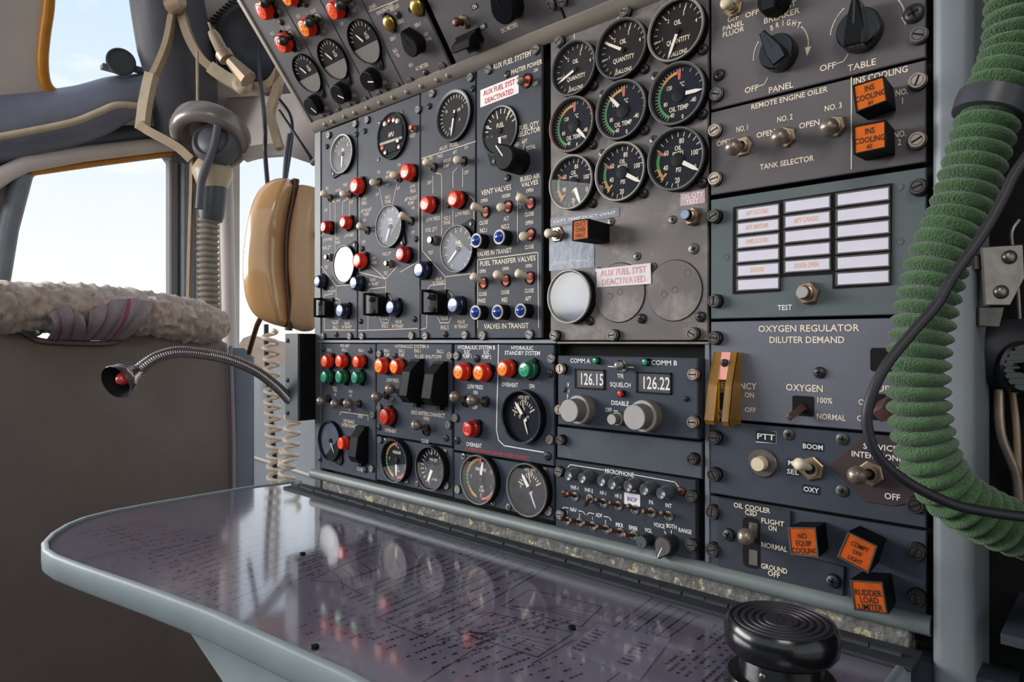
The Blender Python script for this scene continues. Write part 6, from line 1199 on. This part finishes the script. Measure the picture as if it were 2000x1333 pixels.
link('neck', MB().lathe([(.034, .02), (.046, .0), (.046, -.01), (.030, -.05), (.028, -.06)], 28).mesh('neck', 'mask_cream', 50), hm, FR @ T(*bp2(415, 332), 0) @ R(math.radians(-90), 'X'))
P_, r = ribbed(smooth_path([Vector((*bp2(x, y), 0)) for x, y in [(413, 360), (408, 400), (405, 470), (406, 540), (408, 640)]], 12), .0205, .0262, .0135)
link('ribbed_hose', MB().tube(P_, r, 20, 0).mesh('ribbed_hose', 'hose_grey', 80), hm, FR)
link('hose_cuff', MB().tube([Vector((*bp2(418, 352), 0)), Vector((*bp2(414, 385), 0)), Vector((*bp2(411, 420), 0)), Vector((*bp2(410, 432), 0))], [.031, .033, .031, .027], 20, 0).mesh('hose_cuff', 'strap_dark', 50), hm, FR)
link('mic_lead', MB().tube(smooth_path([Vector((*bp2(x, y), .06)) for x, y in [(447, 262), (440, 300), (425, 340), (416, 370), (412, 418)]], 6), .0095, 8, 0).mesh('mic_lead', 'pad_dark', 60), hm, FR)
tag(link('pull_cord', MB().tube([atd(385, 100, 1.56), atd(386, 215, 1.56)], .0032, 6, 0).mesh('pull_cord', 'cream_metal', 60)), 'thin tan rod behind the hanging mask', 'rod')
# ------------------------------------------------------------------ shell of the flight deck and the world outside
def stru(name, pts, z0, z1, mt, lab): return tag(link(name, MB().prism(pts, z0, z1, 0, 0).mesh(name, mt, 0)), lab, None, None, 'structure')
stru('wall_front', [(-2.14, -1.9), (-2.07, -1.9), (-2.07, .42), (-2.14, .42)], 0, .8, 'ceiling_grey', 'grey wall below the windscreens'); stru('wall_right_lower', [(-2.1, .45), (-.8, .62), (-.8, .66), (-2.1, .49)], 0, .75, 'ceiling_grey', 'grey wall below the side window')
stru('wall_left', [(-2.1, -1.96), (1.6, -1.96), (1.6, -1.9), (-2.1, -1.9)], 0, 1.08, 'ceiling_grey', 'grey captain side wall below the windows')
stru('floor', [(-2.3, -1.9), (1.6, -1.9), (1.6, .6), (-2.3, .6)], -.03, 0, 'dark_floor', 'dark flight deck floor')
stru('ceiling', [(-1.35, -1.6), (1.6, -1.6), (1.6, .6), (-1.35, .6)], 1.95, 1.98, 'ceiling_grey', 'grey flight deck ceiling lining')
stru('wall_side', [(-.78, .10), (px0 + .05, .10), (px0 + .05, .14), (-.78, .14)], 0, 1.95, 'ceiling_grey', 'fuselage wall behind the engineer panels')
stru('wall_panel_base', [(-.785, -.004), (px0 + .04, -.004), (px0 + .04, .02), (-.785, .02)], 0, TZ - .004, 'panel_dark', 'grey kick panel under the folding table')
g = link('ground', MB().prism([(-220, -160), (40, -160), (40, 160), (-220, 160)], -4.2, -4.0, 0, 0).mesh('ground', 'ground', 0)); tag(g, 'pale airfield ground outside the windows', None, None, 'structure')
tm = MB(); rnd = random.Random(4)
N_ = 90; vs_ = []; fs = []
for k in range(N_):
    t_ = k / (N_ - 1); x = -150 + 110 * t_; y = 18 + 75 * t_ ** .8; h_ = 3.5 + 2.5 * noise.noise(Vector((k * .35, 0, 0))) + rnd.uniform(0, 1.5); vs_ += [(x, y, -4), (x + .8, y + 1, -4 + h_), (x + 3, y + 6, -4 + h_ * .8), (x + 4, y + 9, -4)]
for k in range(N_ - 1): fs += [(k * 4 + i, k * 4 + 4 + i, k * 4 + 5 + i, k * 4 + 1 + i) for i in range(3)]
tm.add(vs_, fs, 0); o = link('tree_line', tm.mesh('tree_line', 'trees', 60)); tag(o, 'hazy row of bare trees beyond the side window', 'trees', None, 'stuff')
